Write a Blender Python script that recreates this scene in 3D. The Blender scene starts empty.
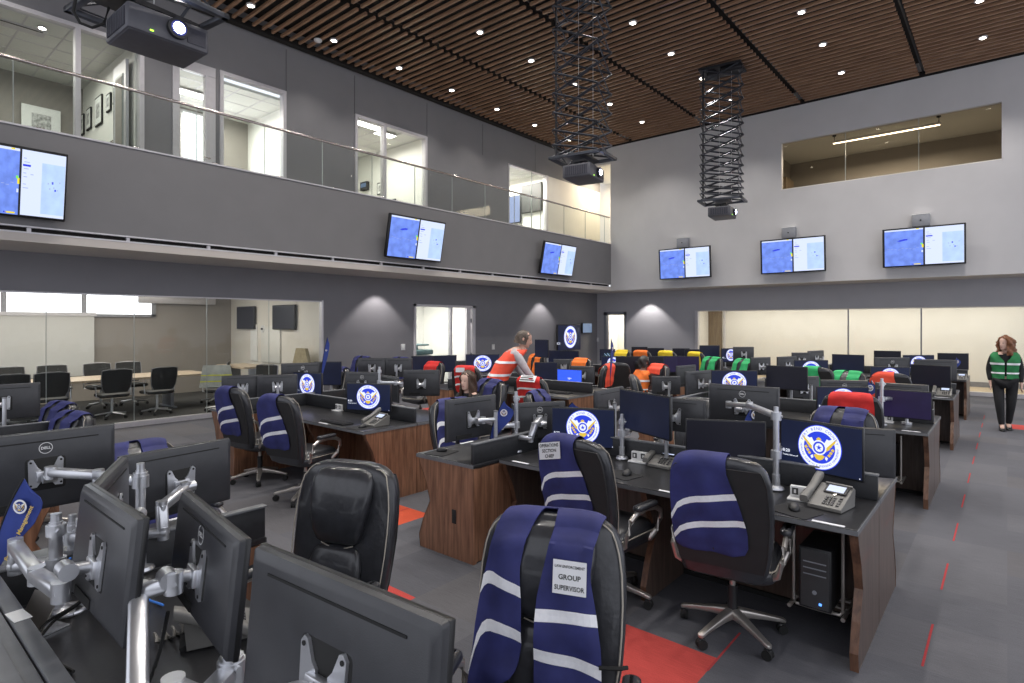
import bpy, bmesh, math, random
from mathutils import Vector, Matrix
random.seed(7)
PI = math.pi
SC = bpy.context.scene
COL = SC.collection
R = math.radians

# ------------------------------------------------------------------ camera
CAM_H = 1.85
FPX = 584.0
TH = R(40.3)
SN, CS = math.sin(TH), math.cos(TH)
cam_d = bpy.data.cameras.new('camera')
cam = bpy.data.objects.new('camera', cam_d)
COL.objects.link(cam)
cam.location = (0, 0, CAM_H)
cam.rotation_euler = (PI / 2, 0, TH)
cam_d.sensor_width = 36
cam_d.lens = 36 * FPX / 1024
cam_d.shift_y = -17.5 / 1024
cam_d.clip_end = 100
SC.camera = cam


def at(x, y, z):
    """world point on the level z seen at photo position (x, y)"""
    d = FPX * (CAM_H - z) / (y - 324)
    l = (x - 512) / FPX * d
    return Vector((-SN * d + CS * l, CS * d + SN * l, z))


def onY(x, Y):
    o = (x - 512) / FPX
    return Y / (CS + SN * o) * (-SN + CS * o)


def onX(x, X):
    o = (x - 512) / FPX
    return X / (-SN + CS * o) * (CS + SN * o)


# ------------------------------------------------------------------ materials
def principled(name):
    m = bpy.data.materials.new(name)
    m.use_nodes = True
    return m, m.node_tree, m.node_tree.nodes['Principled BSDF']


def mat(name, col, rough=0.5, metal=0.0, noise=0.12, scale=12.0, bump=0.0, bscale=80.0, coat=0.0, spec=0.5, stretch=None):
    m, nt, b = principled(name)
    tc = nt.nodes.new('ShaderNodeTexCoord')
    src = tc.outputs['Object']
    if stretch:
        mp = nt.nodes.new('ShaderNodeMapping')
        mp.inputs['Scale'].default_value = stretch
        nt.links.new(src, mp.inputs['Vector'])
        src = mp.outputs['Vector']
    nz = nt.nodes.new('ShaderNodeTexNoise')
    nz.inputs['Scale'].default_value = scale
    nz.inputs['Detail'].default_value = 4
    nt.links.new(src, nz.inputs['Vector'])
    cr = nt.nodes.new('ShaderNodeValToRGB')
    lo = [max(0, c * (1 - noise)) for c in col]
    hi = [min(1, c * (1 + noise)) for c in col]
    cr.color_ramp.elements[0].position = 0.3
    cr.color_ramp.elements[1].position = 0.7
    cr.color_ramp.elements[0].color = (*lo, 1)
    cr.color_ramp.elements[1].color = (*hi, 1)
    nt.links.new(nz.outputs['Fac'], cr.inputs['Fac'])
    nt.links.new(cr.outputs['Color'], b.inputs['Base Color'])
    b.inputs['Roughness'].default_value = rough
    b.inputs['Metallic'].default_value = metal
    b.inputs['Coat Weight'].default_value = coat
    b.inputs['Specular IOR Level'].default_value = spec
    if bump > 0:
        n2 = nt.nodes.new('ShaderNodeTexNoise')
        n2.inputs['Scale'].default_value = bscale
        nt.links.new(src, n2.inputs['Vector'])
        bp = nt.nodes.new('ShaderNodeBump')
        bp.inputs['Strength'].default_value = bump
        bp.inputs['Distance'].default_value = 0.01
        nt.links.new(n2.outputs['Fac'], bp.inputs['Height'])
        nt.links.new(bp.outputs['Normal'], b.inputs['Normal'])
    return m


def glow(name, col, strength=1.0, noise=0.0, scale=6.0, base=(0.01, 0.01, 0.015)):
    """a lit screen or lamp face"""
    m, nt, b = principled(name)
    b.inputs['Base Color'].default_value = (*base, 1)
    b.inputs['Roughness'].default_value = 0.38
    b.inputs['Specular IOR Level'].default_value = 0.3
    b.inputs['Emission Color'].default_value = (*col, 1)
    b.inputs['Emission Strength'].default_value = strength
    if noise:
        tc = nt.nodes.new('ShaderNodeTexCoord')
        nz = nt.nodes.new('ShaderNodeTexNoise')
        nz.inputs['Scale'].default_value = scale
        nz.inputs['Detail'].default_value = 6
        nt.links.new(tc.outputs['Object'], nz.inputs['Vector'])
        cr = nt.nodes.new('ShaderNodeValToRGB')
        cr.color_ramp.elements[0].position = 0.35
        cr.color_ramp.elements[1].position = 0.65
        cr.color_ramp.elements[0].color = (*[c * (1 - noise) for c in col], 1)
        cr.color_ramp.elements[1].color = (*[min(1, c * (1 + noise)) for c in col], 1)
        nt.links.new(nz.outputs['Fac'], cr.inputs['Fac'])
        nt.links.new(cr.outputs['Color'], b.inputs['Emission Color'])
    return m


def wood(name, a, c, rough=0.42, coat=0.15, sc=(1.5, 1.5, 0.12)):
    m, nt, b = principled(name)
    tc = nt.nodes.new('ShaderNodeTexCoord')
    mp = nt.nodes.new('ShaderNodeMapping')
    mp.inputs['Scale'].default_value = sc
    nt.links.new(tc.outputs['Object'], mp.inputs['Vector'])
    nz = nt.nodes.new('ShaderNodeTexNoise')
    nz.inputs['Scale'].default_value = 22
    nz.inputs['Detail'].default_value = 8
    nz.inputs['Roughness'].default_value = 0.62
    nt.links.new(mp.outputs['Vector'], nz.inputs['Vector'])
    cr = nt.nodes.new('ShaderNodeValToRGB')
    cr.color_ramp.elements[0].position = 0.35
    cr.color_ramp.elements[1].position = 0.68
    cr.color_ramp.elements[0].color = (*a, 1)
    cr.color_ramp.elements[1].color = (*c, 1)
    nt.links.new(nz.outputs['Fac'], cr.inputs['Fac'])
    nt.links.new(cr.outputs['Color'], b.inputs['Base Color'])
    b.inputs['Roughness'].default_value = rough
    b.inputs['Coat Weight'].default_value = coat
    return m


def glass(name, tint=(0.93, 0.96, 0.95), refl=0.10):
    m = bpy.data.materials.new(name)
    m.use_nodes = True
    nt = m.node_tree
    nt.nodes.clear()
    out = nt.nodes.new('ShaderNodeOutputMaterial')
    tr = nt.nodes.new('ShaderNodeBsdfTransparent')
    tr.inputs['Color'].default_value = (*tint, 1)
    gl = nt.nodes.new('ShaderNodeBsdfGlossy')
    gl.inputs['Roughness'].default_value = 0.0
    fr = nt.nodes.new('ShaderNodeLayerWeight')
    fr.inputs['Blend'].default_value = refl
    mx = nt.nodes.new('ShaderNodeMixShader')
    nz = nt.nodes.new('ShaderNodeTexNoise')
    nz.inputs['Scale'].default_value = 2.0
    mr = nt.nodes.new('ShaderNodeMath')
    mr.operation = 'MULTIPLY'
    nt.links.new(nz.outputs['Fac'], mr.inputs[0])
    mr.inputs[1].default_value = 0.02
    ad = nt.nodes.new('ShaderNodeMath')
    ad.operation = 'ADD'
    nt.links.new(fr.outputs['Fresnel'], ad.inputs[0])
    nt.links.new(mr.outputs[0], ad.inputs[1])
    nt.links.new(ad.outputs[0], mx.inputs['Fac'])
    nt.links.new(tr.outputs[0], mx.inputs[1])
    nt.links.new(gl.outputs[0], mx.inputs[2])
    nt.links.new(mx.outputs[0], out.inputs['Surface'])
    return m


M = {}
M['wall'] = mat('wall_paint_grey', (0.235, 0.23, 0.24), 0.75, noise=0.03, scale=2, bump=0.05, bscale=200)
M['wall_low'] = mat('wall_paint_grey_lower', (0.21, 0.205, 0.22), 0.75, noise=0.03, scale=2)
M['wall_back'] = mat('wall_paint_pale_grey', (0.56, 0.55, 0.56), 0.75, noise=0.025, scale=2, bump=0.05, bscale=200)
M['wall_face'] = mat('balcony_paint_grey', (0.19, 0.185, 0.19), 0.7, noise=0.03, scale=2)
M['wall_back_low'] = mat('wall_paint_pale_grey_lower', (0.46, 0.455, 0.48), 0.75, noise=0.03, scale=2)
M['soffit'] = mat('soffit_paint', (0.58, 0.53, 0.49), 0.75, noise=0.03, scale=2)
M['cream'] = mat('cream_wall_paint', (0.76, 0.73, 0.67), 0.6, noise=0.03, scale=2)
M['white_wall'] = mat('white_wall_paint', (0.82, 0.81, 0.77), 0.6, noise=0.02, scale=2)
M['taupe'] = mat('taupe_wall_paint', (0.30, 0.275, 0.25), 0.7, noise=0.04, scale=1.5)
M['groove'] = mat('panel_joint', (0.10, 0.10, 0.11), 0.8, noise=0.05)
M['white_trim'] = mat('pale_metal_trim', (0.62, 0.60, 0.62), 0.4, metal=0.3, noise=0.04)
M['lilac_frame'] = mat('pale_frame_paint', (0.60, 0.58, 0.60), 0.5, noise=0.04)
M['steel'] = mat('brushed_steel', (0.62, 0.56, 0.53), 0.25, metal=1.0, noise=0.08, scale=30)
M['alu'] = mat('satin_aluminium', (0.66, 0.67, 0.70), 0.32, metal=0.85, noise=0.05, scale=20, bump=0.02)
M['alu_dark'] = mat('dark_aluminium', (0.30, 0.30, 0.32), 0.4, metal=0.7, noise=0.08)
M['black_pl'] = mat('black_plastic', (0.018, 0.018, 0.020), 0.45, noise=0.15, scale=20, bump=0.04, bscale=300)
M['mon_back'] = mat('charcoal_monitor_plastic', (0.040, 0.041, 0.046), 0.33, noise=0.12, scale=15, bump=0.05, bscale=400)
M['bezel'] = mat('black_bezel', (0.012, 0.012, 0.013), 0.35, noise=0.1)
M['black_iron'] = mat('black_painted_metal', (0.028, 0.028, 0.032), 0.45, metal=0.4, noise=0.15)
M['lift_metal'] = mat('dark_lift_metal', (0.075, 0.08, 0.095), 0.42, metal=0.6, noise=0.2, scale=8)
M['proj'] = mat('grey_projector_shell', (0.085, 0.085, 0.10), 0.5, noise=0.08, bump=0.05, bscale=250)
M['proj_grille'] = mat('projector_grille', (0.035, 0.035, 0.05), 0.6, noise=0.2, scale=60)
M['leather'] = mat('black_leather', (0.030, 0.031, 0.036), 0.30, noise=0.2, scale=25, bump=0.10, bscale=45, coat=0.25)
M['shell'] = mat('black_chair_shell', (0.020, 0.019, 0.020), 0.6, noise=0.12, bump=0.1, bscale=300)
M['piping'] = mat('pale_piping', (0.42, 0.38, 0.32), 0.55, noise=0.1)
M['chair_metal'] = mat('warm_silver_metal', (0.60, 0.56, 0.52), 0.33, metal=0.8, noise=0.06)
M['desk_top'] = mat('charcoal_worktop', (0.024, 0.024, 0.026), 0.30, noise=0.2, scale=60, bump=0.03, bscale=300)
M['desk_edge'] = mat('grey_worktop_edge', (0.16, 0.165, 0.175), 0.4, noise=0.1)
M['riser'] = mat('charcoal_riser_panel', (0.022, 0.023, 0.026), 0.5, noise=0.15, scale=40)
M['walnut'] = wood('walnut_laminate', (0.15, 0.068, 0.038), (0.36, 0.18, 0.105))
M['walnut_dark'] = wood('dark_walnut_laminate', (0.075, 0.050, 0.040), (0.155, 0.107, 0.085), rough=0.35)
M['walnut_band'] = wood('walnut_edge_band', (0.085, 0.040, 0.024), (0.20, 0.10, 0.058))
M['table_wood'] = wood('pale_table_laminate', (0.42, 0.33, 0.24), (0.58, 0.48, 0.36), sc=(0.2, 1.5, 1.5))
M['brown_panel'] = wood('brown_wall_panel', (0.16, 0.115, 0.075), (0.25, 0.19, 0.13), sc=(1.5, 1.5, 0.1))
M['wood_floor'] = wood('corridor_wood_floor', (0.50, 0.38, 0.24), (0.66, 0.53, 0.36), sc=(0.15, 1.5, 1.5))
M['slat'] = wood('ceiling_slat_wood', (0.22, 0.120, 0.068), (0.40, 0.235, 0.142), sc=(0.1, 1.2, 1.2), rough=0.5)
M['void'] = mat('ceiling_void_black', (0.012, 0.010, 0.009), 0.9, noise=0.1)
M['navy_vest'] = mat('navy_vest_cloth', (0.028, 0.032, 0.145), 0.75, noise=0.25, scale=9, bump=0.25, bscale=14)
M['red_vest'] = mat('red_vest_cloth', (0.62, 0.025, 0.022), 0.75, noise=0.18, scale=9, bump=0.2, bscale=14)
M['coral_vest'] = mat('orange_red_vest_cloth', (0.85, 0.09, 0.045), 0.75, noise=0.12, scale=9, bump=0.2, bscale=14)
M['orange_vest'] = mat('orange_vest_cloth', (0.90, 0.20, 0.03), 0.75, noise=0.12, scale=9, bump=0.2, bscale=14)
M['yellow_vest'] = mat('yellow_vest_cloth', (0.85, 0.62, 0.03), 0.75, noise=0.12, scale=9, bump=0.2, bscale=14)
M['green_vest'] = mat('green_vest_cloth', (0.03, 0.42, 0.14), 0.75, noise=0.15, scale=9, bump=0.2, bscale=14)
M['green_dark'] = mat('kelly_green_vest_cloth', (0.02, 0.19, 0.06), 0.75, noise=0.2, scale=9, bump=0.2, bscale=14)
M['grey_vest'] = mat('grey_vest_cloth', (0.50, 0.51, 0.47), 0.75, noise=0.15, scale=9, bump=0.2, bscale=14)
M['hi_yellow'] = mat('yellow_reflective_tape', (0.80, 0.80, 0.10), 0.5, noise=0.08)
M['reflect'] = mat('silver_reflective_tape', (0.93, 0.93, 0.97), 0.42, noise=0.05, scale=60)
M['card'] = mat('white_name_card', (0.86, 0.86, 0.88), 0.4, noise=0.03)
M['ink'] = mat('black_ink', (0.015, 0.015, 0.015), 0.6, noise=0.1)
M['white_pl'] = mat('white_plastic', (0.72, 0.72, 0.72), 0.4, noise=0.04)
M['grey_pl'] = mat('mid_grey_plastic', (0.27, 0.28, 0.31), 0.5, noise=0.06)
M['phone_pl'] = mat('grey_phone_plastic', (0.16, 0.155, 0.145), 0.42, noise=0.1)
M['key_dark'] = mat('dark_phone_key', (0.05, 0.05, 0.052), 0.4, noise=0.1)
M['key_cap'] = mat('black_key_cap', (0.024, 0.024, 0.027), 0.35, noise=0.1)
M['rubber'] = mat('black_rubber', (0.012, 0.012, 0.012), 0.8, noise=0.15)
M['cloth_mat'] = mat('black_mouse_mat', (0.016, 0.016, 0.018), 0.9, noise=0.2, scale=80)
M['blue_flag'] = mat('blue_flag_cloth', (0.022, 0.045, 0.24), 0.7, noise=0.2, scale=8, bump=0.1, bscale=10)
M['gold'] = mat('gold_print', (0.75, 0.52, 0.12), 0.6, noise=0.1)
M['white_print'] = mat('white_print', (0.85, 0.85, 0.88), 0.6, noise=0.03)
M['blue_cable'] = mat('blue_cable', (0.05, 0.22, 0.75), 0.5, noise=0.1)
M['skin'] = mat('skin', (0.62, 0.38, 0.29), 0.5, noise=0.06, scale=20)
M['skin2'] = mat('skin_light', (0.70, 0.46, 0.37), 0.5, noise=0.06, scale=20)
M['hair_red'] = mat('auburn_hair', (0.20, 0.075, 0.028), 0.5, noise=0.4, scale=60, bump=0.6, bscale=70)
M['hair_brown'] = mat('dark_brown_hair', (0.055, 0.028, 0.016), 0.45, noise=0.4, scale=60, bump=0.6, bscale=70)
M['hair_grey'] = mat('greying_brown_hair', (0.085, 0.062, 0.048), 0.5, noise=0.3, scale=60, bump=0.5, bscale=70)
M['hair_black'] = mat('black_hair', (0.014, 0.012, 0.011), 0.45, noise=0.3, scale=60, bump=0.5, bscale=70)
M['cloth_black'] = mat('black_clothing', (0.014, 0.014, 0.016), 0.8, noise=0.2, scale=20, bump=0.3, bscale=18)
M['cloth_navy'] = mat('dark_blue_trousers', (0.022, 0.028, 0.055), 0.8, noise=0.2, scale=20, bump=0.3, bscale=18)
M['cloth_grey'] = mat('pale_grey_shirt', (0.42, 0.40, 0.42), 0.8, noise=0.12, scale=20, bump=0.3, bscale=18)
M['shoe'] = mat('black_shoe', (0.012, 0.012, 0.012), 0.35, noise=0.1)
M['lip'] = mat('lips', (0.45, 0.13, 0.12), 0.45, noise=0.05)
M['eye'] = mat('eye_dark', (0.03, 0.02, 0.015), 0.2, noise=0.05)
M['paper'] = mat('white_paper', (0.85, 0.85, 0.83), 0.7, noise=0.03)
M['photo'] = mat('framed_print', (0.45, 0.45, 0.44), 0.5, noise=0.6, scale=18)
M['ceil_tile'] = mat('office_ceiling_tile', (0.74, 0.74, 0.70), 0.85, noise=0.04, scale=50)
M['screen_cloth'] = mat('projection_screen_cloth', (0.62, 0.62, 0.60), 0.8, noise=0.02)
M['conf_carpet'] = mat('dark_office_carpet', (0.045, 0.045, 0.045), 0.95, noise=0.3, scale=30)
M['mesh_black'] = mat('black_mesh_cloth', (0.022, 0.023, 0.024), 0.6, noise=0.2, scale=60)
M['teal_pl'] = mat('teal_grey_plastic', (0.13, 0.22, 0.23), 0.5, noise=0.1)
M['glass'] = glass('clear_glass', (0.96, 0.975, 0.97), 0.12)
M['glass_rail'] = glass('balustrade_glass', (0.93, 0.95, 0.94), 0.06)
M['glass_tint'] = glass('observation_glass', (0.80, 0.77, 0.71), 0.16)
M['glass_edge'] = mat('polished_glass_edge', (0.34, 0.37, 0.36), 0.3, noise=0.05)
M['led'] = glow('white_lamp_face', (1.0, 0.93, 0.80), 22)
M['panel_lamp'] = glow('office_light_panel', (1.0, 0.97, 0.90), 7)
M['window_sky'] = glow('daylit_window', (0.93, 0.97, 1.0), 2.6, noise=0.12, scale=3)
M['lens_glow'] = glow('projector_beam_lens', (0.62, 0.68, 1.0), 30)
M['lens_halo'] = glow('projector_lens_ring', (0.08, 0.10, 0.5), 0.5)
M['led_green'] = glow('green_indicator', (0.4, 1.0, 0.05), 3)
M['led_blue'] = glow('blue_indicator', (0.1, 0.3, 1.0), 2)
M['strip_lamp'] = glow('linear_lamp', (1.0, 0.88, 0.66), 9)
M['s_navy'] = glow('screen_dark_navy', (0.004, 0.006, 0.018), 1.0, noise=0.3, scale=3)
M['s_off'] = glow('screen_black', (0.003, 0.003, 0.006), 1.0, noise=0.3, scale=3)
M['s_purple'] = glow('screen_deep_violet', (0.010, 0.006, 0.030), 1.0, noise=0.25, scale=4)
M['s_teal'] = glow('screen_dark_teal', (0.015, 0.05, 0.06), 1.0, noise=0.6, scale=9)
M['s_blue'] = glow('screen_bright_blue', (0.04, 0.12, 0.95), 1.0, noise=0.05)
M['s_pale'] = glow('screen_pale_blue', (0.62, 0.70, 0.95), 1.0)
M['s_greyblue'] = glow('screen_grey_blue', (0.13, 0.19, 0.30), 1.0)
M['p_white'] = glow('picture_white', (0.80, 0.84, 0.97), 1.0)
M['p_blue'] = glow('picture_royal_blue', (0.02, 0.05, 0.68), 1.0)
M['p_gold'] = glow('picture_gold', (0.72, 0.50, 0.05), 1.0)
M['p_navy'] = glow('picture_navy', (0.004, 0.008, 0.030), 1.0, noise=0.2, scale=3)
M['map_blue'] = glow('map_sea_blue', (0.155, 0.26, 0.80), 1.0, noise=0.16, scale=7)
M['map_ink'] = glow('map_deep_blue', (0.02, 0.04, 0.70), 1.0)
M['map_white'] = glow('map_page_white', (0.66, 0.74, 0.98), 1.0)
M['map_pale'] = glow('map_pale_blue', (0.46, 0.62, 0.98), 1.0, noise=0.07, scale=6)
M['map_green'] = glow('map_green', (0.2, 0.8, 0.1), 1.0)
M['map_yellow'] = glow('map_yellow', (0.85, 0.7, 0.03), 1.0)
M['map_grey'] = glow('map_text_grey', (0.38, 0.45, 0.72), 1.0)


# ------------------------------------------------------------------ mesh building
class MB:
    def __init__(self):
        self.v, self.f, self.m, self.mats = [], [], [], []

    def mi(self, m):
        if m not in self.mats:
            self.mats.append(m)
        return self.mats.index(m)

    def add(self, vs, fs, m, T=None):
        n = len(self.v)
        k = self.mi(m)
        for p in vs:
            p = Vector(p)
            self.v.append(T @ p if T is not None else p)
        for q in fs:
            self.f.append([n + i for i in q])
            self.m.append(k)
        return self

    def box(self, c, s, m, T=None, b=0.0):
        cx, cy, cz = c
        hx, hy, hz = s[0] / 2, s[1] / 2, s[2] / 2
        if b <= 0:
            vs = [(cx + i * hx, cy + j * hy, cz + k * hz) for k in (-1, 1) for j in (-1, 1) for i in (-1, 1)]
            fs = [(0, 2, 3, 1), (4, 5, 7, 6), (0, 1, 5, 4), (2, 6, 7, 3), (0, 4, 6, 2), (1, 3, 7, 5)]
            return self.add(vs, fs, m, T)
        b = min(b, hx * .99, hy * .99, hz * .99)
        b2 = b * 0.3
        def loop(z, ins):
            x, y = hx - ins, hy - ins
            e = b if ins == 0 else b * 0.8
            q = b2 if ins == 0 else b2 * .8
            pts = []
            for sx, sy in ((1, 1), (-1, 1), (-1, -1), (1, -1)):
                c3 = [(x, y - e), (x - q, y - q), (x - e, y)]
                if sx * sy < 0:
                    c3 = c3[::-1]
                for a_, b_ in c3:
                    pts.append((cx + sx * a_, cy + sy * b_, cz + z))
            return pts
        return self.loft([loop(-hz, b), loop(-hz + b2, b2), loop(-hz + b, 0), loop(hz - b, 0), loop(hz - b2, b2), loop(hz, b)], m, T)

    def loft(self, loops, m, T=None, cap=True, closed=True):
        n = len(loops[0])
        vs = [p for l in loops for p in l]
        fs = []
        for i in range(len(loops) - 1):
            for j in range(n if closed else n - 1):
                a = i * n + j
                b_ = i * n + (j + 1) % n
                fs.append((a, b_, b_ + n, a + n))
        if cap:
            fs.append(tuple(range(n))[::-1])
            fs.append(tuple(range(len(vs) - n, len(vs))))
        return self.add(vs, fs, m, T)

    def cyl(self, p0, p1, r0, m, r1=None, n=14, T=None, cap=True):
        p0, p1 = Vector(p0), Vector(p1)
        r1 = r0 if r1 is None else r1
        d = (p1 - p0)
        q = d.to_track_quat('Z', 'Y')
        loops = []
        for p, r in ((p0, r0), (p1, r1)):
            loops.append([p + q @ Vector((r * math.cos(2 * PI * k / n), r * math.sin(2 * PI * k / n), 0)) for k in range(n)])
        return self.loft(loops, m, T, cap)

    def lathe(self, prof, m, n=20, T=None, c=(0, 0)):
        loops = [[(c[0] + r * math.cos(2 * PI * k / n), c[1] + r * math.sin(2 * PI * k / n), z) for k in range(n)] for r, z in prof]
        return self.loft(loops, m, T)

    def tube(self, pts, r, m, n=8, T=None, flat=1.0, up=None):
        pts = [Vector(p) for p in pts]
        loops = []
        for i, p in enumerate(pts):
            t = (pts[min(i + 1, len(pts) - 1)] - pts[max(i - 1, 0)]).normalized()
            u = Vector(up) if up else (Vector((0, 0, 1)) if abs(t.z) < 0.95 else Vector((0, 1, 0)))
            a = t.cross(u)
            if a.length < 1e-4:
                a = t.cross(Vector((1, 0, 0)))
            a.normalize()
            b_ = a.cross(t).normalized()
            rr = r[i] if isinstance(r, (list, tuple)) else r
            loops.append([p + a * (rr * math.cos(2 * PI * k / n)) + b_ * (rr * flat * math.sin(2 * PI * k / n)) for k in range(n)])
        return self.loft(loops, m, T)

    def prism(self, pts, y0, y1, m, axis='y', T=None):
        """outline (a, b) extruded: axis y -> (a, y, b), x -> (x, a, b), z -> (a, b, z)"""
        def mk(p, h):
            return (p[0], h, p[1]) if axis == 'y' else ((h, p[0], p[1]) if axis == 'x' else (p[0], p[1], h))
        n = len(pts)
        vs = [mk(p, y0) for p in pts] + [mk(p, y1) for p in pts]
        fs = [(i, (i + 1) % n, (i + 1) % n + n, i + n) for i in range(n)]
        fs += [tuple(range(n))[::-1], tuple(range(n, 2 * n))]
        return self.add(vs, fs, m, T)

    def poly(self, pts, m, T=None):
        return self.add(pts, [tuple(range(len(pts)))], m, T)

    def grid(self, fn, nu, nv, m, thick=None, T=None, flip=False):
        vs = [fn(i / nu, j / nv) for j in range(nv + 1) for i in range(nu + 1)]
        fs = []
        for j in range(nv):
            for i in range(nu):
                a = j * (nu + 1) + i
                q = (a, a + 1, a + nu + 2, a + nu + 1)
                fs.append(q[::-1] if flip else q)
        return self.add(vs, fs, m, T)

    def build(self, name, parent=None, smooth=0.7, solid=0.0):
        me = bpy.data.meshes.new(name)
        me.from_pydata([tuple(p) for p in self.v], [], self.f)
        for mm in self.mats:
            me.materials.append(M[mm] if isinstance(mm, str) else mm)
        me.polygons.foreach_set('material_index', self.m)
        bm = bmesh.new()
        bm.from_mesh(me)
        bmesh.ops.recalc_face_normals(bm, faces=bm.faces)
        bm.to_mesh(me)
        bm.free()
        if smooth:
            me.polygons.foreach_set('use_smooth', [True] * len(me.polygons))
            me.set_sharp_from_angle(angle=smooth)
        o = bpy.data.objects.new(name, me)
        COL.objects.link(o)
        if parent is not None:
            o.parent = parent
        if solid:
            md = o.modifiers.new('thickness', 'SOLIDIFY')
            md.thickness = solid
            md.offset = -1
        return o


def thing(name, label, cat, loc=(0, 0, 0), rotz=0.0, group=None):
    o = bpy.data.objects.new(name, None)
    COL.objects.link(o)
    o.empty_display_size = 0.1
    o.location = loc
    o.rotation_euler = (0, 0, rotz)
    return tag(o, label, cat, group)


def tag(o, label, cat, group=None, kind=None):
    o['label'] = label
    o['category'] = cat
    if group:
        o['group'] = group
    if kind:
        o['kind'] = kind
    return o


def struct(name, mb, parent=None, smooth=0.5, label=None):
    o = mb.build(name, parent, smooth)
    if parent is None:
        o['kind'] = 'structure'
        if label:
            o['label'] = label
    return o


KIDS = {}


def kids(o):
    return [c for c in bpy.data.objects if c.parent == o]


def dup(root, loc, rotz, label, group=None):
    r = root.copy()
    COL.objects.link(r)
    r.location = loc
    r.rotation_euler = (0, 0, rotz)
    r['label'] = label
    if group:
        r['group'] = group
    elif 'group' in r:
        del r['group']
    for ch in kids(root):
        c = ch.copy()
        COL.objects.link(c)
        c.parent = r
        for g in kids(ch):
            d = g.copy()
            COL.objects.link(d)
            d.parent = c
    return r


def text_faces(s, size, align='CENTER', bold=0.0):
    cu = bpy.data.curves.new('tmp_text', 'FONT')
    cu.body = s
    cu.size = size
    cu.align_x = align
    cu.align_y = 'CENTER'
    cu.offset = bold
    cu.resolution_u = 2
    o = bpy.data.objects.new('tmp_text', cu)
    COL.objects.link(o)
    dg = bpy.context.evaluated_depsgraph_get()
    me = bpy.data.meshes.new_from_object(o.evaluated_get(dg))
    vs = [v.co.copy() for v in me.vertices]
    fs = [tuple(p.vertices) for p in me.polygons]
    bpy.data.objects.remove(o)
    bpy.data.curves.remove(cu)
    bpy.data.meshes.remove(me)
    return vs, fs


def circ(cx, cy, r, n=40, a0=0.0, a1=2 * PI):
    return [(cx + r * math.cos(a0 + (a1 - a0) * k / n), cy + r * math.sin(a0 + (a1 - a0) * k / n)) for k in range(n)]


def rrect(hx, hy, r, n=4, cx=0.0, cy=0.0):
    pts = []
    for sx, sy, a in ((1, 1, 0), (-1, 1, PI / 2), (-1, -1, PI), (1, -1, 3 * PI / 2)):
        for k in range(n + 1):
            t = a + PI / 2 * k / n
            pts.append((cx + sx * (hx - r) + r * math.cos(t), cy + sy * (hy - r) + r * math.sin(t)))
    return pts
# ================================================================== THE ROOM
XL, XF, XU = -12.0, -10.52, -12.2      # lower left wall, balcony face, upper left wall
YU, YB = 17.73, 19.2                   # upper back wall, lower back wall
ZS, ZT, ZC = 3.01, 4.615, 8.0          # soffit, balcony top, ceiling

# ---- floor: carpet tiles with a few coral ones and thin red lines
def carpet(name, col, red=0.0):
    m, nt, b = principled(name)
    tc = nt.nodes.new('ShaderNodeTexCoord')
    n1 = nt.nodes.new('ShaderNodeTexNoise'); n1.inputs['Scale'].default_value = 1.1; n1.inputs['Detail'].default_value = 3
    n2 = nt.nodes.new('ShaderNodeTexNoise'); n2.inputs['Scale'].default_value = 160
    mp = nt.nodes.new('ShaderNodeMapping'); mp.inputs['Scale'].default_value = (1, 22, 1)
    n3 = nt.nodes.new('ShaderNodeTexNoise'); n3.inputs['Scale'].default_value = 9
    nt.links.new(tc.outputs['Object'], n1.inputs['Vector'])
    nt.links.new(tc.outputs['Object'], n2.inputs['Vector'])
    nt.links.new(tc.outputs['Object'], mp.inputs['Vector'])
    nt.links.new(mp.outputs['Vector'], n3.inputs['Vector'])
    ad = nt.nodes.new('ShaderNodeMath'); ad.operation = 'ADD'
    nt.links.new(n1.outputs['Fac'], ad.inputs[0]); nt.links.new(n2.outputs['Fac'], ad.inputs[1])
    ad2 = nt.nodes.new('ShaderNodeMath'); ad2.operation = 'ADD'
    nt.links.new(ad.outputs[0], ad2.inputs[0]); nt.links.new(n3.outputs['Fac'], ad2.inputs[1])
    mr = nt.nodes.new('ShaderNodeMapRange')
    mr.inputs['From Min'].default_value = 1.0; mr.inputs['From Max'].default_value = 2.0
    nt.links.new(ad2.outputs[0], mr.inputs['Value'])
    cr = nt.nodes.new('ShaderNodeValToRGB')
    cr.color_ramp.elements[0].color = (*[c * .74 for c in col], 1)
    cr.color_ramp.elements[1].color = (*[c * 1.26 for c in col], 1)
    nt.links.new(mr.outputs[0], cr.inputs['Fac'])
    nt.links.new(cr.outputs['Color'], b.inputs['Base Color'])
    b.inputs['Roughness'].default_value = 0.95
    b.inputs['Specular IOR Level'].default_value = 0.15
    bp = nt.nodes.new('ShaderNodeBump'); bp.inputs['Strength'].default_value = 0.25; bp.inputs['Distance'].default_value = 0.004
    nt.links.new(n2.outputs['Fac'], bp.inputs['Height'])
    nt.links.new(bp.outputs['Normal'], b.inputs['Normal'])
    return m

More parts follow.
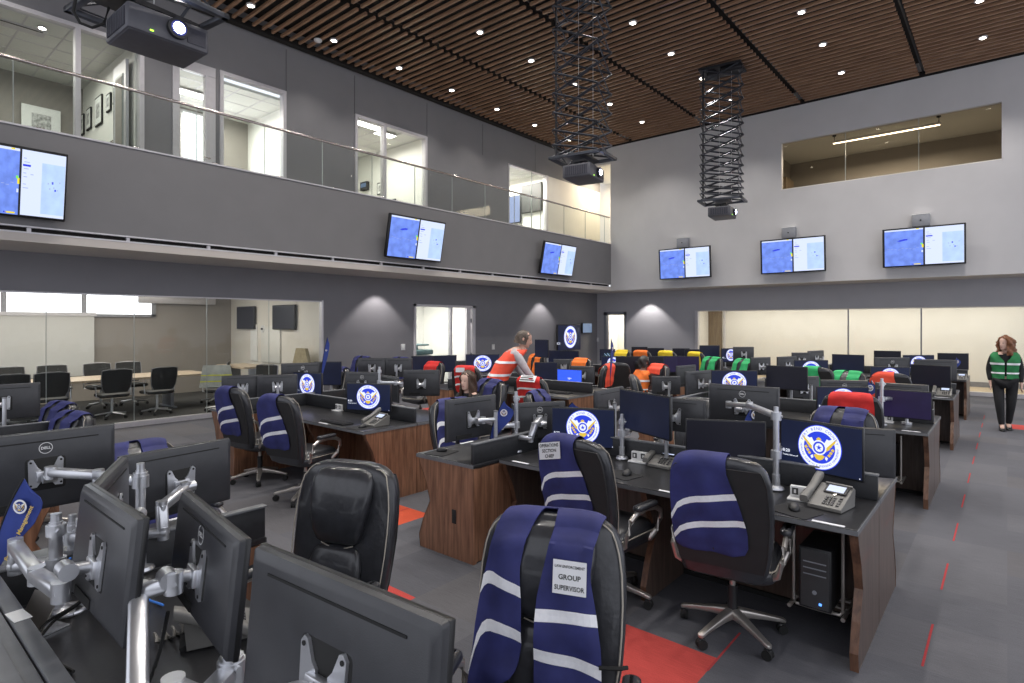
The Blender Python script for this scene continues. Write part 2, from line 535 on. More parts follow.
M['carpet0'] = carpet('grey_carpet', (0.118, 0.118, 0.132))
M['carpet1'] = carpet('darker_grey_carpet', (0.110, 0.110, 0.124))
M['carpet2'] = carpet('lighter_grey_carpet', (0.130, 0.129, 0.142))
M['carpet3'] = carpet('warm_grey_carpet', (0.124, 0.120, 0.128))
M['carpet_red'] = carpet('coral_red_carpet', (0.52, 0.075, 0.065))
M['carpet_org'] = carpet('orange_red_carpet', (0.62, 0.10, 0.05))
M['carpet_line'] = carpet('red_carpet_line', (0.42, 0.055, 0.06))
TS = 0.61
y_off = 0.15
reds = {(-3, 4): 'carpet_red', (-8, 5): 'carpet_org', (-6, 3): 'carpet_red', (0, 22): 'carpet_red',
        (-16, 13): 'carpet_red'}
fl = MB()
rnd = random.Random(3)
for i in range(-20, 9):
    for j in range(-8, 32):
        x0, y0 = i * TS, y_off + j * TS
        if x0 < -12.25:
            continue
        k = reds.get((i, j)) or rnd.choice(['carpet0', 'carpet0', 'carpet1', 'carpet2', 'carpet3'])
        fl.add([(x0, y0, 0), (x0 + TS, y0, 0), (x0 + TS, y0 + TS, 0), (x0, y0 + TS, 0)], [(0, 1, 2, 3)], k)
def line(x0, y0, x1, y1, w=.012):
    fl.add([(x0 - (w / 2 if x0 == x1 else 0), y0 - (w / 2 if y0 == y1 else 0), .0015), (x1 + (w / 2 if x0 == x1 else 0), y0 - (w / 2 if y0 == y1 else 0), .0015),
            (x1 + (w / 2 if x0 == x1 else 0), y1 + (w / 2 if y0 == y1 else 0), .0015), (x0 - (w / 2 if x0 == x1 else 0), y1 + (w / 2 if y0 == y1 else 0), .0015)], [(0, 1, 2, 3)], 'carpet_line')
for k in range(12):
    y = 1.45 + k * 1.195
    line(-.35, y, -.35, y + .58)
for i in range(-19, 6):
    for j in range(-4, 29):
        if rnd.random() < .07 and i != -1:
            x0, y0 = i * TS + .3, y_off + j * TS
            if rnd.random() < .6:
                line(x0, y0, x0, y0 + TS)
            else:
                line(x0 - .3, y0 + .3, x0 + .31, y0 + .3)
line(-1.22, 3.05, -1.22, 3.55)
struct('floor', fl, smooth=0)

# ---- ceiling: wooden slats across the hall in fields, black void above
ce = MB()
gx = [-11.95, -9.66, -7.10, -4.33, -1.60, 1.15, 3.9]
pitch = 0.2067
y = -4.62 + .03
while y < YU - .05:
    for a, b_ in zip(gx[:-1], gx[1:]):
        ce.box(((a + b_) / 2, y, ZC + .03), (b_ - a - .13, .052, .055), 'slat')
    y += pitch
struct('ceiling', ce, smooth=0)
cv = MB()
cv.box((-4.2, 6.5, ZC + .40), (16.4, 23, .04), 'void')
for g in gx[1:-1]:
    cv.box((g, 6.5, ZC + .16), (.03, 22.4, .10), 'black_iron')
cv.box((-12.06, 6.5, ZC + .07), (.16, 22.6, .14), 'void')
cv.box((-4.2, YU - .02, ZC + .07), (16.2, .04, .14), 'void')
struct('trim_8', cv, smooth=0)

# ---- lower left wall
def wall_x(mb, X, y0, y1, z0, z1, m, t=.16):
    mb.box((X - t / 2, (y0 + y1) / 2, (z0 + z1) / 2), (t, y1 - y0, z1 - z0), m)

w = MB()
GL1 = 7.44
D0, D1 = 10.12, 12.44
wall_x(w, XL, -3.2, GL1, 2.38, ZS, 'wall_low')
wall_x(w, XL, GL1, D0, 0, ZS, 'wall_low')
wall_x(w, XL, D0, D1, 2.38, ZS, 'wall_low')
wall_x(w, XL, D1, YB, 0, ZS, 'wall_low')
struct('wall_left', w, smooth=0)

# frameless glass wall of the conference room
g = MB()
joints = [-1.4, -.15, 1.11, 2.37, 3.64, 4.9, 6.17, GL1]
for a, b_ in zip(joints[:-1], joints[1:]):
    g.box((XL - .06, (a + b_) / 2, 1.235), (.012, b_ - a - .006, 2.29), 'glass')
wn = struct('window_1', g, smooth=0)
e = MB()
for j in joints[1:-1]:
    e.box((XL - .06, j, 1.235), (.014, .008, 2.29), 'glass_edge')
e.box((XL - .06, 3.0, 2.37), (.06, 8.9, .03), 'white_trim')
e.box((XL - .05, 3.0, .045), (.10, 8.9, .09), 'white_trim')
e.box((XL - .05, GL1 - .02, 1.2), (.12, .04, 2.38), 'white_trim')
struct('window_frame', e, wn, smooth=0)

# ---- balcony: slab, face, soffit, rail
s = MB()
s.box((XF - .13 - .79, 7.2, (ZS + 4.05) / 2), (1.58, 21.05, 4.05 - ZS), 'soffit')
struct('wall_soffit_left', s, smooth=0)
f = MB()
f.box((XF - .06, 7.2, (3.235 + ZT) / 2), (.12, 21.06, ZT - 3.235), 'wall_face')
f.box((XF - .06, 7.2, (ZS + 3.125) / 2), (.12, 21.06, 3.125 - ZS), 'soffit')
struct('wall_balcony', f, smooth=0)
f = MB()
f.box((XF - .045, 7.2, 3.222), (.10, 21.0, .022), 'white_trim')
f.box((XF - .045, 7.2, 3.138), (.10, 21.0, .022), 'white_trim')
f.box((XF - .09, 7.2, 3.18), (.04, 21.0, .06), 'void')
yy = -3.0
while yy < 17.5:
    f.box((XF - .05, yy, 3.18), (.05, .05, .06), 'white_trim')
    yy += 1.22
struct('trim_1', f, smooth=0)
f = MB()
f.box((XF - .06, 7.2, ZT + .012), (.15, 21.06, .024), 'white_trim')
struct('trim_2', f, smooth=0)

g = MB()
je = []
yy = 6.54 - 1.207 * 8
while yy < YU:
    je.append(yy)
    yy += 1.207
je.append(YU)
for a, b_ in zip(je[:-1], je[1:]):
    g.box((XF - .06, (a + b_) / 2, ZT + .47), (.014, b_ - a - .012, .90), 'glass_rail')
gr = g.build('balustrade', None, 0)
tag(gr, 'long clear glass balustrade with a steel handrail along the upper balcony', 'railing')
g = MB()
g.cyl((XF - .06, -3.2, 5.56), (XF - .06, YU, 5.56), .026, 'steel', n=12)
g.build('handrail', gr)
for a in je[:-1]:
    g = MB()
    g.box((XF - .06, a, ZT + .47), (.016, .010, .90), 'glass_edge')
    g.build('glass_joint', gr, 0)
for i, a in enumerate(je[:-1]):
    q = MB()
    q.box((XF - .06, a + .3, ZT + .035), (.05, .10, .03), 'steel', b=.006)
    q.build('clamp', gr)

# ---- upper left wall with openings to the offices
w = MB()
ZW = 7.0
O = [(-1.0, 3.84), (4.32, 5.13), (5.21, 6.63), (8.42, 10.75), (14.2, 16.3)]
wall_x(w, XU, -3.2, YU + 2.0, ZW, 8.5, 'wall')
prev = -3.2
for a, b_ in O:
    wall_x(w, XU, prev, a, 4.05, ZW, 'wall')
    prev = b_
wall_x(w, XU, 16.3, YU + 2.0, 4.05, ZW, 'cream')
struct('wall_upper_left', w, smooth=0)
gz = MB()
for yj in (-.9, 1.2, 3.84, 6.64, 8.42, 10.76, 13.0, 15.6):
    gz.box((XU + .002, yj, 7.47), (.006, .014, .94), 'groove')
struct('trim_3', gz, smooth=0)

def framed(name, a, b_, divs=(), z1=ZW, bottom=4.1):
    q = MB()
    q.box((XU - .05, (a + b_) / 2, (bottom + z1) / 2), (.012, b_ - a - .02, z1 - bottom - .04), 'glass')
    o = struct(name, q, smooth=0)
    q = MB()
    t = .07
    q.box((XU - .04, (a + b_) / 2, z1 - t / 2), (.16, b_ - a, t), 'lilac_frame')
    zc_, zh_ = (bottom + z1 - t) / 2, z1 - t - bottom
    q.box((XU - .04, a + t / 2 + .002, zc_), (.158, t, zh_), 'lilac_frame')
    q.box((XU - .04, b_ - t / 2 - .002, zc_), (.158, t, zh_), 'lilac_frame')
    for d in divs:
        q.box((XU - .04, d, zc_), (.158, t * 1.1, zh_), 'lilac_frame')
    struct('window_frame', q, o, smooth=0)
    return o

framed('window_2', -1.0, 3.84, (2.83, .6))
framed('window_3', 5.2, 6.63)
framed('window_4', 8.42, 10.75, (9.32,))
q = MB()
q.box((XU - .05, (14.2 + 16.2) / 2, 5.5), (.012, 2.0, 2.9), 'glass')
struct('window_5', q, smooth=0)
q = MB()
q.box((XU - .04, 14.23, 5.5), (.10, .05, 3.0), 'white_trim')
q.box((XU - .04, 16.25, 5.5), (.14, .10, 3.0), 'white_trim')
q.box((XU - .04, 15.2, 6.985), (.10, 2.0, .03), 'white_trim')
q.box((XU - .04, 15.45, 5.5), (.03, .02, 3.0), 'glass_edge')
struct('window_frame', q, bpy.data.objects['window_5'], smooth=0)

# glazed office door
q = MB()
q.box((XU - .04, 4.385, 5.45), (.14, .12, 2.70), 'lilac_frame')
q.box((XU - .04, 5.02, 5.45), (.14, .19, 2.70), 'lilac_frame')
q.box((XU - .04, 4.72, 6.90), (.14, .79, .19), 'lilac_frame')
dr = struct('door_1', q, smooth=0)
q = MB()
q.box((XU - .05, 4.68, 5.45), (.012, .47, 2.70), 'glass')
struct('door_glass', q, dr, smooth=0)
q = MB()
q.cyl((XU + .03, 4.98, 5.15), (XU + .09, 4.98, 5.15), .012, 'steel')
q.cyl((XU + .09, 4.98, 5.15), (XU + .09, 4.86, 5.15), .010, 'steel')
struct('door_handle', q, dr)

# ---- offices behind the upper glass
def room(tagname, y0, y1, depth, wallm, ceilm, hc=7.08, backm=None):
    q = MB()
    x1 = XU - .16 - depth
    x0 = XU - .16
    q.box((x1 - .05, (y0 + y1) / 2, 5.55), (.1, y1 - y0 + .2, 3.1), backm or wallm)
    q.box(((x0 + x1) / 2, y0 - .05, 5.55), (depth, .1, 3.1), wallm)
    q.box(((x0 + x1) / 2, y1 + .05, 5.55), (depth, .1, 3.1), wallm)
    q.box(((x0 + x1) / 2, (y0 + y1) / 2, 4.0), (depth, y1 - y0, .1), 'conf_carpet')
    struct('wall_' + tagname, q, smooth=0)
    q = MB()
    q.box(((x0 + x1) / 2, (y0 + y1) / 2, hc + .05), (depth, y1 - y0 + .1, .06), ceilm)
    xx = x0 - .3
    while xx > x1 + .1:
        q.box((xx, (y0 + y1) / 2, hc + .017), (.024, y1 - y0, .006), 'white_trim')
        xx -= .61
    yy = y0 + .3
    while yy < y1:
        q.box(((x0 + x1) / 2, yy, hc + .016), (depth, .024, .006), 'white_trim')
        yy += .61
    struct('ceiling_' + tagname, q, smooth=0)

room('office_one', -1.1, 3.75, 3.4, 'white_wall', 'ceil_tile', backm='taupe')
room('office_three', 4.18, 6.83, 2.05, 'white_wall', 'ceil_tile', hc=6.80, backm='taupe')
room('office_four', 8.2, 11.0, 3.4, 'white_wall', 'ceil_tile')
room("office_five", 13.8, 16.3, 3.2, 'white_wall', 'ceil_tile')

def lamp_panel(name, label, loc, size, m='panel_lamp', kind='light', drop=.02, group=None):
    q = MB()
    q.box((0, 0, 0), (size[0], size[1], .03), 'white_trim')
    o = q.build(name, None, 0)
    o.location = loc
    tag(o, label, kind, group)
    p = MB()
    p.box((0, 0, -.018), (size[0] * .9, size[1] * .92, .008), m)
    p.build('diffuser', o, 0)
    return o

def area(name, loc, size, power, col=(1, .95, .86), rot=(0, 0, 0), sy=None):
    l = bpy.data.lights.new(name, 'AREA')
    l.energy = power
    l.color = col
    l.shape = 'RECTANGLE'
    l.size = size
    l.size_y = sy or size
    o = bpy.data.objects.new(name, l)
    COL.objects.link(o)
    o.location = loc
    o.rotation_euler = rot
    return o

lamp_panel('ceiling_light', 'office ceiling light panel seen high through the two-pane upper window', (-12.75, 9.0, 7.05), (.3, 1.3))
lamp_panel('ceiling_light', 'second slim light panel in the office beyond the upper window with framed prints', (-13.0, 9.95, 7.05), (.3, .6))
lamp_panel('ceiling_light', 'office light panel behind the large upper window beside the glazed office door', (-13.3, 5.0, 6.78), (.3, 1.0))
area('light_office_one', (-13.8, 1.6, 6.95), 1.8, 75, (1, .97, .88), sy=3.5)
area('light_office_three', (-13.3, 5.6, 6.7), 1.2, 60)
area('light_office_four', (-13.6, 9.6, 6.95), 1.6, 75)
area('light_office_five', (-13.4, 15.2, 6.95), 1.6, 170)

q = MB()   # ceiling air vent
q.box((0, 0, 0), (.28, .9, .02), 'white_trim')
v = q.build('ceiling_vent', None, 0)
v.location = (-13.3, 2.15, 7.09)
tag(v, 'slotted air vent in the ceiling of the leftmost upper office', 'vent')
q = MB(); q.box((0.09, 0, -.012), (.03, .8, .006), 'ink'); q.build('slot', v, 0)
for (xx, yy, w1) in ((-13.0, 2.5, 'small round downlight in the leftmost upper office ceiling'),):
    q = MB(); q.lathe([(.07, 0), (.07, .02)], 'white_trim'); o = q.build('downlight', None); o.location = (xx, yy, 7.07); tag(o, w1, 'light')
    q = MB(); q.lathe([(.05, -.006), (.05, 0)], 'led'); q.build('lamp_face', o)
q = MB(); q.box((0, 0, 0), (.3, .6, .02), 'white_trim'); v = q.build('ceiling_vent', None, 0); v.location = (-13.2, 8.95, 7.08)
tag(v, 'square air vent in the ceiling behind the two-pane upper window', 'vent')
q = MB(); q.box((0, 0.1, -.012), (.26, .3, .006), 'alu_dark'); q.build('slot', v, 0)

def frame(loc, w_, h_, axis, label, group=None, m='photo', bw=.03, bc='ink'):
    """picture on a wall; axis 'y' hangs on a plane of constant y facing -y, 'x' faces +x"""
    q = MB()
    q.box((0, 0, 0), (w_, .03, h_), bc)
    o = q.build('picture_frame', None, 0)
    o.location = loc
    o.rotation_euler = (0, 0, 0 if axis == 'y' else PI / 2)
    tag(o, label, 'picture', group)
    q = MB()
    q.box((0, -.017, 0), (w_ - 2 * bw, .006, h_ - 2 * bw), 'paper')
    q.box((0, -.021, 0), (w_ * .5, .004, h_ * .5), m)
    q.build('print', o, 0)
    return o

# prints along the side wall of office two, office one and office four
yw = 3.75
for (xx, zz, w_, h_, lb) in ((-15.66, 6.28, .16, .46, 'narrow dark frame, first from the left on the upper corridor wall'),
                             (-15.2, 6.30, .32, .46, 'small portrait frame, second from the left on the upper side wall'),
                             (-14.5, 6.31, .46, .60, 'largest dark-framed print of the row on the upper side wall'),
                             (-13.84, 6.32, .27, .36, 'small frame right of the largest print on the upper side wall'),
                             (-13.42, 6.40, .27, .38, 'frame beside the office door leaf, last of the upper row')):
    frame((xx, yw - .02, zz), w_, h_, 'y', lb)
frame((-15.68, 3.0, 6.15), .66, .62, 'x', 'white mounted frame on the dark wall of the leftmost upper office', bc='paper')
for (xx, zz, w_, h_, lb) in ((-14.55, 5.98, .34, .36, 'top framed print of the four behind the two-pane window'),
                             (-15.05, 5.40, .34, .42, 'left framed print of the four behind the two-pane window'),
                             (-14.50, 5.30, .42, .62, 'largest, middle framed print of the four behind the two-pane window'),
                             (-14.0, 5.36, .34, .42, 'right framed print of the four behind the two-pane window'),
                             (-14.45, 4.78, .36, .30, 'lowest framed print, half hidden behind the balcony edge')):
    frame((xx, 10.98, zz), w_, h_, 'y', lb)
frame((-15.7, 8.9, 5.2), .5, .46, 'x', 'brown print on the back wall seen in the left pane of the two-pane window', m='brown_panel')
q = MB(); q.box((0, 0, 0), (.34, .10, .26), 'black_pl'); o = q.build('wall_box', None, .5); o.location = (-15.3, 10.93, 6.15)
tag(o, 'small dark box high on the wall above the framed prints', 'wall box')
q = MB(); q.box((0, -.052, .02), (.26, .006, .12), 's_greyblue'); q.build('display', o, 0)

# open door leaf in office two
q = MB()
q.box((-12.86, 3.66, 5.45), (.72, .05, 2.68), 'white_trim')
d2 = struct('door_2', q, smooth=0)
q = MB(); q.box((-12.84, 3.63, 5.75), (.42, .02, 1.6), 'glass_edge'); q.box((-12.84, 3.618, 5.75), (.36, .01, 1.5), 'taupe'); struct('door_glass', q, d2, smooth=0)
q = MB(); q.cyl((-13.14, 3.635, 5.35), (-13.14, 3.57, 5.35), .014, 'steel'); q.cyl((-13.14, 3.57, 5.35), (-13.02, 3.57, 5.35), .010, 'steel'); struct('door_handle', q, d2)
# bright window in office three and wall-mounted unit
q = MB(); q.box((-14.39, 5.58, 5.65), (.04, .56, 2.1), 'window_sky'); w6 = struct('window_6', q, smooth=0)
q = MB()
for yy_ in (5.28, 5.90, 5.98):
    q.box((-14.36, yy_, 5.65), (.05, .05, 2.1), 'white_trim')
q.box((-14.36, 5.62, 6.73), (.05, .8, .05), 'white_trim')
struct('window_frame', q, w6, smooth=0)
area('light_office_window', (-14.3, 5.58, 5.7), .5, 20, (.9, .95, 1.0), (0, -PI / 2, 0), 1.9)
# dark screens in office five
q = MB(); q.box((0, 0, 0), (.92, .06, 1.0), 'black_pl', b=.01); t5 = q.build('wall_screen', None); t5.location = (-12.82, 16.20, 6.30)
tag(t5, 'dark wall screen in the bright upper room near the far corner', 'screen')
q = MB(); q.box((0, -.032, 0), (.86, .004, .94), 'key_dark'); q.build('screen', t5, 0)
q = MB(); q.box((0, 0, 0), (.80, .06, 1.0), 'black_pl', b=.01); t5 = q.build('wall_screen', None); t5.location = (-13.72, 16.20, 6.0)
tag(t5, 'pale blue screen at the left edge of the bright upper room', 'screen')
q = MB(); q.box((0, -.032, 0), (.74, .004, .94), 'map_grey'); q.build('screen', t5, 0)

# ---- back walls
w = MB()
WX0, WX1, WZ0, WZ1 = -4.95, -.075, 5.68, 7.02
def wall_y(mb, Y, x0, x1, z0, z1, m, t=.16):
    mb.box(((x0 + x1) / 2, Y + t / 2, (z0 + z1) / 2), (x1 - x0, t, z1 - z0), m)
wall_y(w, YU, XF - .02, WX0, ZS, 8.5, 'wall_back')
wall_y(w, YU, WX1, 4.0, ZS, 8.5, 'wall_back')
wall_y(w, YU, WX0, WX1, ZS, WZ0, 'wall_back')
wall_y(w, YU, WX0, WX1, WZ1, 8.5, 'wall_back')
wall_y(w, YU, XU - .1, XF - .02, 7.45, 8.5, 'wall_back')
struct('wall_upper_back', w, smooth=0)
q = MB()
q.box(((WX0 + WX1) / 2, YU + .10, (WZ0 + WZ1) / 2), (WX1 - WX0, .012, WZ1 - WZ0), 'glass_tint')
w7 = struct('window_7', q, smooth=0)
q = MB()
for xx in (WX0 + 1.62, WX0 + 3.25):
    q.box((xx, YU + .10, (WZ0 + WZ1) / 2), (.014, .014, WZ1 - WZ0), 'glass_edge')
q.box((WX1 - .012, YU + .08, (WZ0 + WZ1) / 2), (.024, .15, WZ1 - WZ0), 'white_trim')
q.box((WX0 + .012, YU + .08, (WZ0 + WZ1) / 2), (.024, .15, WZ1 - WZ0), 'white_trim')
q.box(((WX0 + WX1) / 2, YU + .08, WZ0 + .01), (WX1 - WX0, .15, .02), 'cream')
struct('window_frame', q, w7, smooth=0)
# observation room behind
q = MB()
q.box((-2.6, YU + 4.3, 6.0), (6.4, .1, 3.4), 'taupe')
q.box((-5.85, YU + 2.2, 6.0), (.1, 4.2, 3.4), 'taupe')
q.box((.65, YU + 2.2, 6.0), (.1, 4.2, 3.4), 'taupe')
q.box((-2.6, YU + 2.2, 4.4), (6.4, 4.2, .1), 'conf_carpet')
q.box((-2.6, YU + 2.2, 7.5), (6.4, 4.2, .1), 'ceil_tile')
q.box((-5.7, YU + 3.2, 5.6), (.3, .9, 2.2), 'brown_panel')
struct('wall_observation_room', q, smooth=0)
q = MB()
q.box((0, 0, 0), (2.6, .07, .06), 'white_trim')
lp = q.build('linear_lamp', None, 0)
lp.location = (-2.65, YU + 1.6, 7.22)
tag(lp, 'long linear lamp glowing behind the high observation window', 'light')
q = MB(); q.box((0, 0, -.035), (2.55, .055, .02), 'strip_lamp'); q.build('diffuser', lp, 0)
for sx in (-1.25, 1.25):
    q = MB(); q.cyl((sx, 0, .03), (sx, 0, .23), .008, 'black_iron'); q.cyl((sx, 0, .17), (sx, 0, .23), .05, 'black_iron'); q.build('hanger', lp)
area('light_observation', (-2.6, YU + 2.2, 7.1), 2.5, 240, (1, .90, .74), sy=1.5)

s = MB()
s.box((-4.2, (YU + YB) / 2 + .09, ZS + .06), (16.4, YB - YU - .14, .12), 'soffit')
struct('wall_soffit_back', s, smooth=0)
w = MB()
DX0, DX1 = onY(604, YB), onY(626.5, YB)
GX0 = -8.1
wall_y(w, YB, XL - .16, DX0, 0, ZS, 'wall_back_low')
wall_y(w, YB, DX0, DX1, 2.30, ZS, 'wall_back_low')
wall_y(w, YB, DX1, GX0, 0, ZS, 'wall_back_low')
wall_y(w, YB, GX0, 4.0, 2.30, ZS, 'wall_back_low')
struct('wall_back', w, smooth=0)
q = MB()
q.box(((DX0 + DX1) / 2, YB + .05, 2.25), (DX1 - DX0, .12, .12), 'grey_pl')
q.box((DX0 + .06, YB + .05, 1.15), (.12, .12, 2.3), 'grey_pl')
q.box((DX1 - .05, YB + .05, 1.15), (.10, .12, 2.3), 'grey_pl')
q.box((DX0 + .17, YB + .02, 1.15), (.05, .06, 2.2), 'white_trim')
q.box(((DX0 + DX1) / 2, YB + .05, .12), (DX1 - DX0, .06, .24), 'grey_pl')
dd = struct('door_3', q, smooth=0)
q = MB(); q.box(((DX0 + DX1) / 2 + .04, YB + .06, 1.2), (.75, .02, 2.0), 'glass'); struct('door_glass', q, dd, smooth=0)
q = MB()
gj = [GX0, onY(847.8, YB), onY(921, YB), 1.6, 4.0]
for a, b_ in zip(gj[:-1], gj[1:]):
    q.box(((a + b_) / 2, YB + .06, 1.19), (b_ - a - .01, .012, 2.2), 'glass')
w8 = struct('window_8', q, smooth=0)
q = MB()
for a in gj[1:-1]:
    q.box((a, YB + .06, 1.19), (.035, .03, 2.2), 'alu_dark')
q.box((GX0 + .05, YB + .04, 1.15), (.10, .16, 2.3), 'white_trim')
q.box(((GX0 + 4) / 2, YB + .04, .05), (4 - GX0, .14, .10), 'white_trim')
q.box(((GX0 + 4) / 2, YB + .04, 2.29), (4 - GX0, .10, .03), 'cream')
struct('window_frame', q, w8, smooth=0)

# corridor behind the lower glass
YC = 21.9
q = MB()
q.box((-2.2, YC + .05, 1.4), (13.2, .1, 2.8), 'cream')
q.box((-8.75, (YB + YC) / 2 + .1, 1.4), (.1, YC - YB - .2, 2.8), 'cream')
q.box((-10.8, YC - 1.2, 1.4), (2.6, .1, 2.8), 'white_wall')
q.box((-12.0, YC - 1.9, 1.4), (.1, 1.4, 2.8), 'white_wall')
q.box((-4.2, (YB + YC) / 2 + .08, 2.72), (16.4, YC - YB, .1), 'ceil_tile')
struct('wall_corridor', q, smooth=0)
q = MB()
q.box((-4.2, (YB + YC) / 2 + .08, -.02), (16.4, YC - YB, .05), 'wood_floor')
struct('floor_corridor', q, smooth=0)
q = MB()
q.box((-2.2, YC - .01, .075), (13.2, .03, .15), 'alu_dark')
struct('baseboard_corridor', q, smooth=0)
q = MB()
px0, px1 = onY(698, YC - .1), onY(721, YC - .1)
q.box(((px0 + px1) / 2, YC - .03, 1.3), (px1 - px0, .06, 2.6), 'brown_panel')
q.box((px1 + .1, YC - .03, 1.3), (.06, .07, 2.6), 'white_trim')
struct('door_4', q, smooth=0)
for yl in (1, 2, 3, 4):
    pass
area('light_corridor', (-3.5, 20.6, 2.62), 9.0, 135, (1, .95, .87), sy=1.6)
area('light_corridor_left', (-10.9, 20.0, 2.62), 1.2, 60, (1, .93, .80))
# corridor seen above the balcony end
q = MB()
q.box((XU - .1 + .8, YU + 2.6, 6.0), (3.0, .1, 4.2), 'cream')
q.box((XF + .03, YU + 1.38, 6.0), (.1, 2.42, 4.0), 'cream')
q.box((XU + .8, YU + 1.38, 4.02), (1.9, 2.4, .1), 'conf_carpet')
q.box((XU + .8, YU + 1.38, 7.5), (1.9, 2.4, .1), 'ceil_tile')
struct('wall_balcony_corridor', q, smooth=0)
area('light_balcony_corridor', (-11.4, YU + 1.3, 7.35), 1.2, 60, (1, .86, .66))
q = MB(); q.box((-10.78, YU + 2.53, 5.35), (.46, .05, 2.5), 'grey_pl'); d5 = struct('door_5', q, smooth=0)
q = MB(); q.cyl((-10.95, YU + 2.5, 5.1), (-10.95, YU + 2.44, 5.1), .02, 'steel'); struct('door_handle', q, d5)

# room behind the doorway in the lower left wall
q = MB()
q.box((XL - 2.9, 11.3, 1.4), (.1, 3.8, 2.8), 'white_wall')
q.box((XL - 1.55, 9.6, 1.4), (2.7, .1, 2.8), 'white_wall')
q.box((XL - 1.55, 13.0, 1.4), (2.7, .1, 2.8), 'white_wall')
q.box((XL - 1.55, 11.3, 2.72), (2.7, 3.4, .1), 'ceil_tile')
q.box((XL - 1.55, 11.3, -.03), (2.7, 3.4, .06), 'conf_carpet')
struct('wall_copy_room', q, smooth=0)
area('light_copy_room', (XL - 1.5, 11.2, 2.64), 1.6, 95, (1, .97, .92))
q = MB()
q.box((XL - .05, D0 + .03, 1.19), (.18, .06, 2.38), 'lilac_frame')
q.box((XL - .05, D1 - .05, 1.19), (.18, .10, 2.38), 'lilac_frame')
q.box((XL - .05, (D0 + D1) / 2, 2.35), (.18, D1 - D0, .06), 'lilac_frame')
q.box((XL - .05, onX(451.5, XL), 1.19), (.12, .05, 2.38), 'lilac_frame')
q.box((XL - .05, onX(469, XL), 1.19), (.08, .16, 2.38), 'white_trim')
w9 = struct('window_9', q, smooth=0)
q = MB(); q.box((XL - .05, (D0 + onX(451.5, XL)) / 2, 1.19), (.012, onX(451.5, XL) - D0 - .06, 2.3), 'glass'); struct('pane', q, w9, smooth=0)
q = MB()
for zz in (1.95, .95):
    q.box((XL + .0, onX(471, XL), zz), (.05, .04, .12), 'alu_dark')
struct('hinge', q, w9, smooth=0)
q = MB(); q.box((0, 0, 0), (1.5, .05, .86), 'black_pl', b=.01); t6 = q.build('wall_screen', None); t6.location = (XL - 2.75, 10.55, 2.2); t6.rotation_euler = (0, 0, PI / 2)
tag(t6, 'large pale screen seen through the lit doorway of the left wall', 'screen')
q = MB(); q.box((0, -.03, 0), (1.44, .01, .80), 'map_grey'); q.build('screen', t6, 0)
q = MB(); q.box((0, 0, 0), (.36, .04, .2), 'black_pl', b=.005); o = q.build('wall_panel', None); o.location = (XL - 2.82, 11.95, 1.5); o.rotation_euler = (0, 0, PI / 2)
tag(o, 'small dark control panel on the white wall beyond the lit doorway', 'wall panel')
pr = thing('printer', 'teal-grey office copier with raised lid in the lit doorway of the left wall', 'printer', (XL - 1.2, 11.0, .0), PI / 2)
q = MB(); q.box((0, 0, .5), (1.1, .6, .9), 'white_pl', b=.03); q.build('body', pr)
q = MB(); q.box((0, 0, 1.03), (1.25, .62, .14), 'teal_pl', b=.03); q.build('scanner', pr)
q = MB(); q.box((.28, 0, 1.24), (.45, .5, .05), 'teal_pl', T=Matrix.Rotation(.0, 4, 'Y'), b=.01); q.box((.12, 0, 1.17), (.10, .3, .14), 'teal_pl', b=.01); q.build('document_feeder', pr)

for (x_, y_, z_, lb) in ((XL + .005, onX(403, XL), 1.25, 'white switch plate on the grey left wall before the lit doorway'),
                         (XL + .005, onX(493, XL), 1.15, 'white switch plate on the grey left wall after the lit doorway')):
    q = MB(); q.box((0, 0, 0), (.02, .12, .16), 'white_pl', b=.004); o = q.build('switch_plate', None); o.location = (x_ + .005, y_, z_); tag(o, lb, 'switch')
    q = MB(); q.box((.012, 0, 0), (.01, .04, .07), 'paper'); q.build('rocker', o)
q = MB(); q.box((0, 0, 0), (.10, .02, .16), 'white_pl', b=.004); o = q.build('switch_plate', None); o.location = (DX0 - .28, YB - .01, 1.25)
tag(o, 'white switch plate on the wall left of the far glazed door', 'switch')
q = MB(); q.box((0, -.012, 0), (.04, .01, .07), 'paper'); q.build('rocker', o)

# ---- conference room behind the left glass
CX = -16.95
q = MB()
q.box((CX - .05, 2.4, 1.45), (.1, 10.6, 2.9), 'taupe')
q.box((XL - 2.6, 7.62, 1.45), (4.8, .14, 2.9), 'cream')
q.box((XL - 2.6, -2.9, 1.45), (4.8, .1, 2.9), 'taupe')
q.box((XL - 2.6, 2.4, 2.92), (4.8, 10.6, .1), 'ceil_tile')
struct('wall_conference_room', q, smooth=0)
q = MB(); q.box((XL - 2.6, 2.4, -.025), (4.9, 10.6, .05), 'conf_carpet'); struct('floor_conference', q, smooth=0)
q = MB()
for a, b_ in ((-1.2, .9), (1.0, 2.2), (2.3, 4.9), (5.0, 6.75)):
    pass
wy = [onX(-60, CX), onX(3, CX), onX(83.5, CX), onX(153, CX)]
for a, b_ in zip(wy[:-1], wy[1:]):
    q.box((CX + .02, (a + b_) / 2, 2.42), (.03, b_ - a - .10, .68), 'window_sky')
w10 = struct('window_10', q, smooth=0)
q = MB()
for a in wy:
    q.box((CX + .03, a, 2.42), (.06, .10, .76), 'alu_dark')
q.box((CX + .03, (wy[0] + wy[-1]) / 2, 2.06), (.06, wy[-1] - wy[0] + .1, .07), 'alu_dark')
struct('window_frame', q, w10, smooth=0)
area('light_conference', (-14.3, 3.3, 2.83), 2.6, 135, (1, .92, .82), sy=6.0)
area('light_conference_window', (CX + .12, 1.7, 2.42), .66, 22, (.9, .95, 1.0), (0, -PI / 2, 0), 5.0)
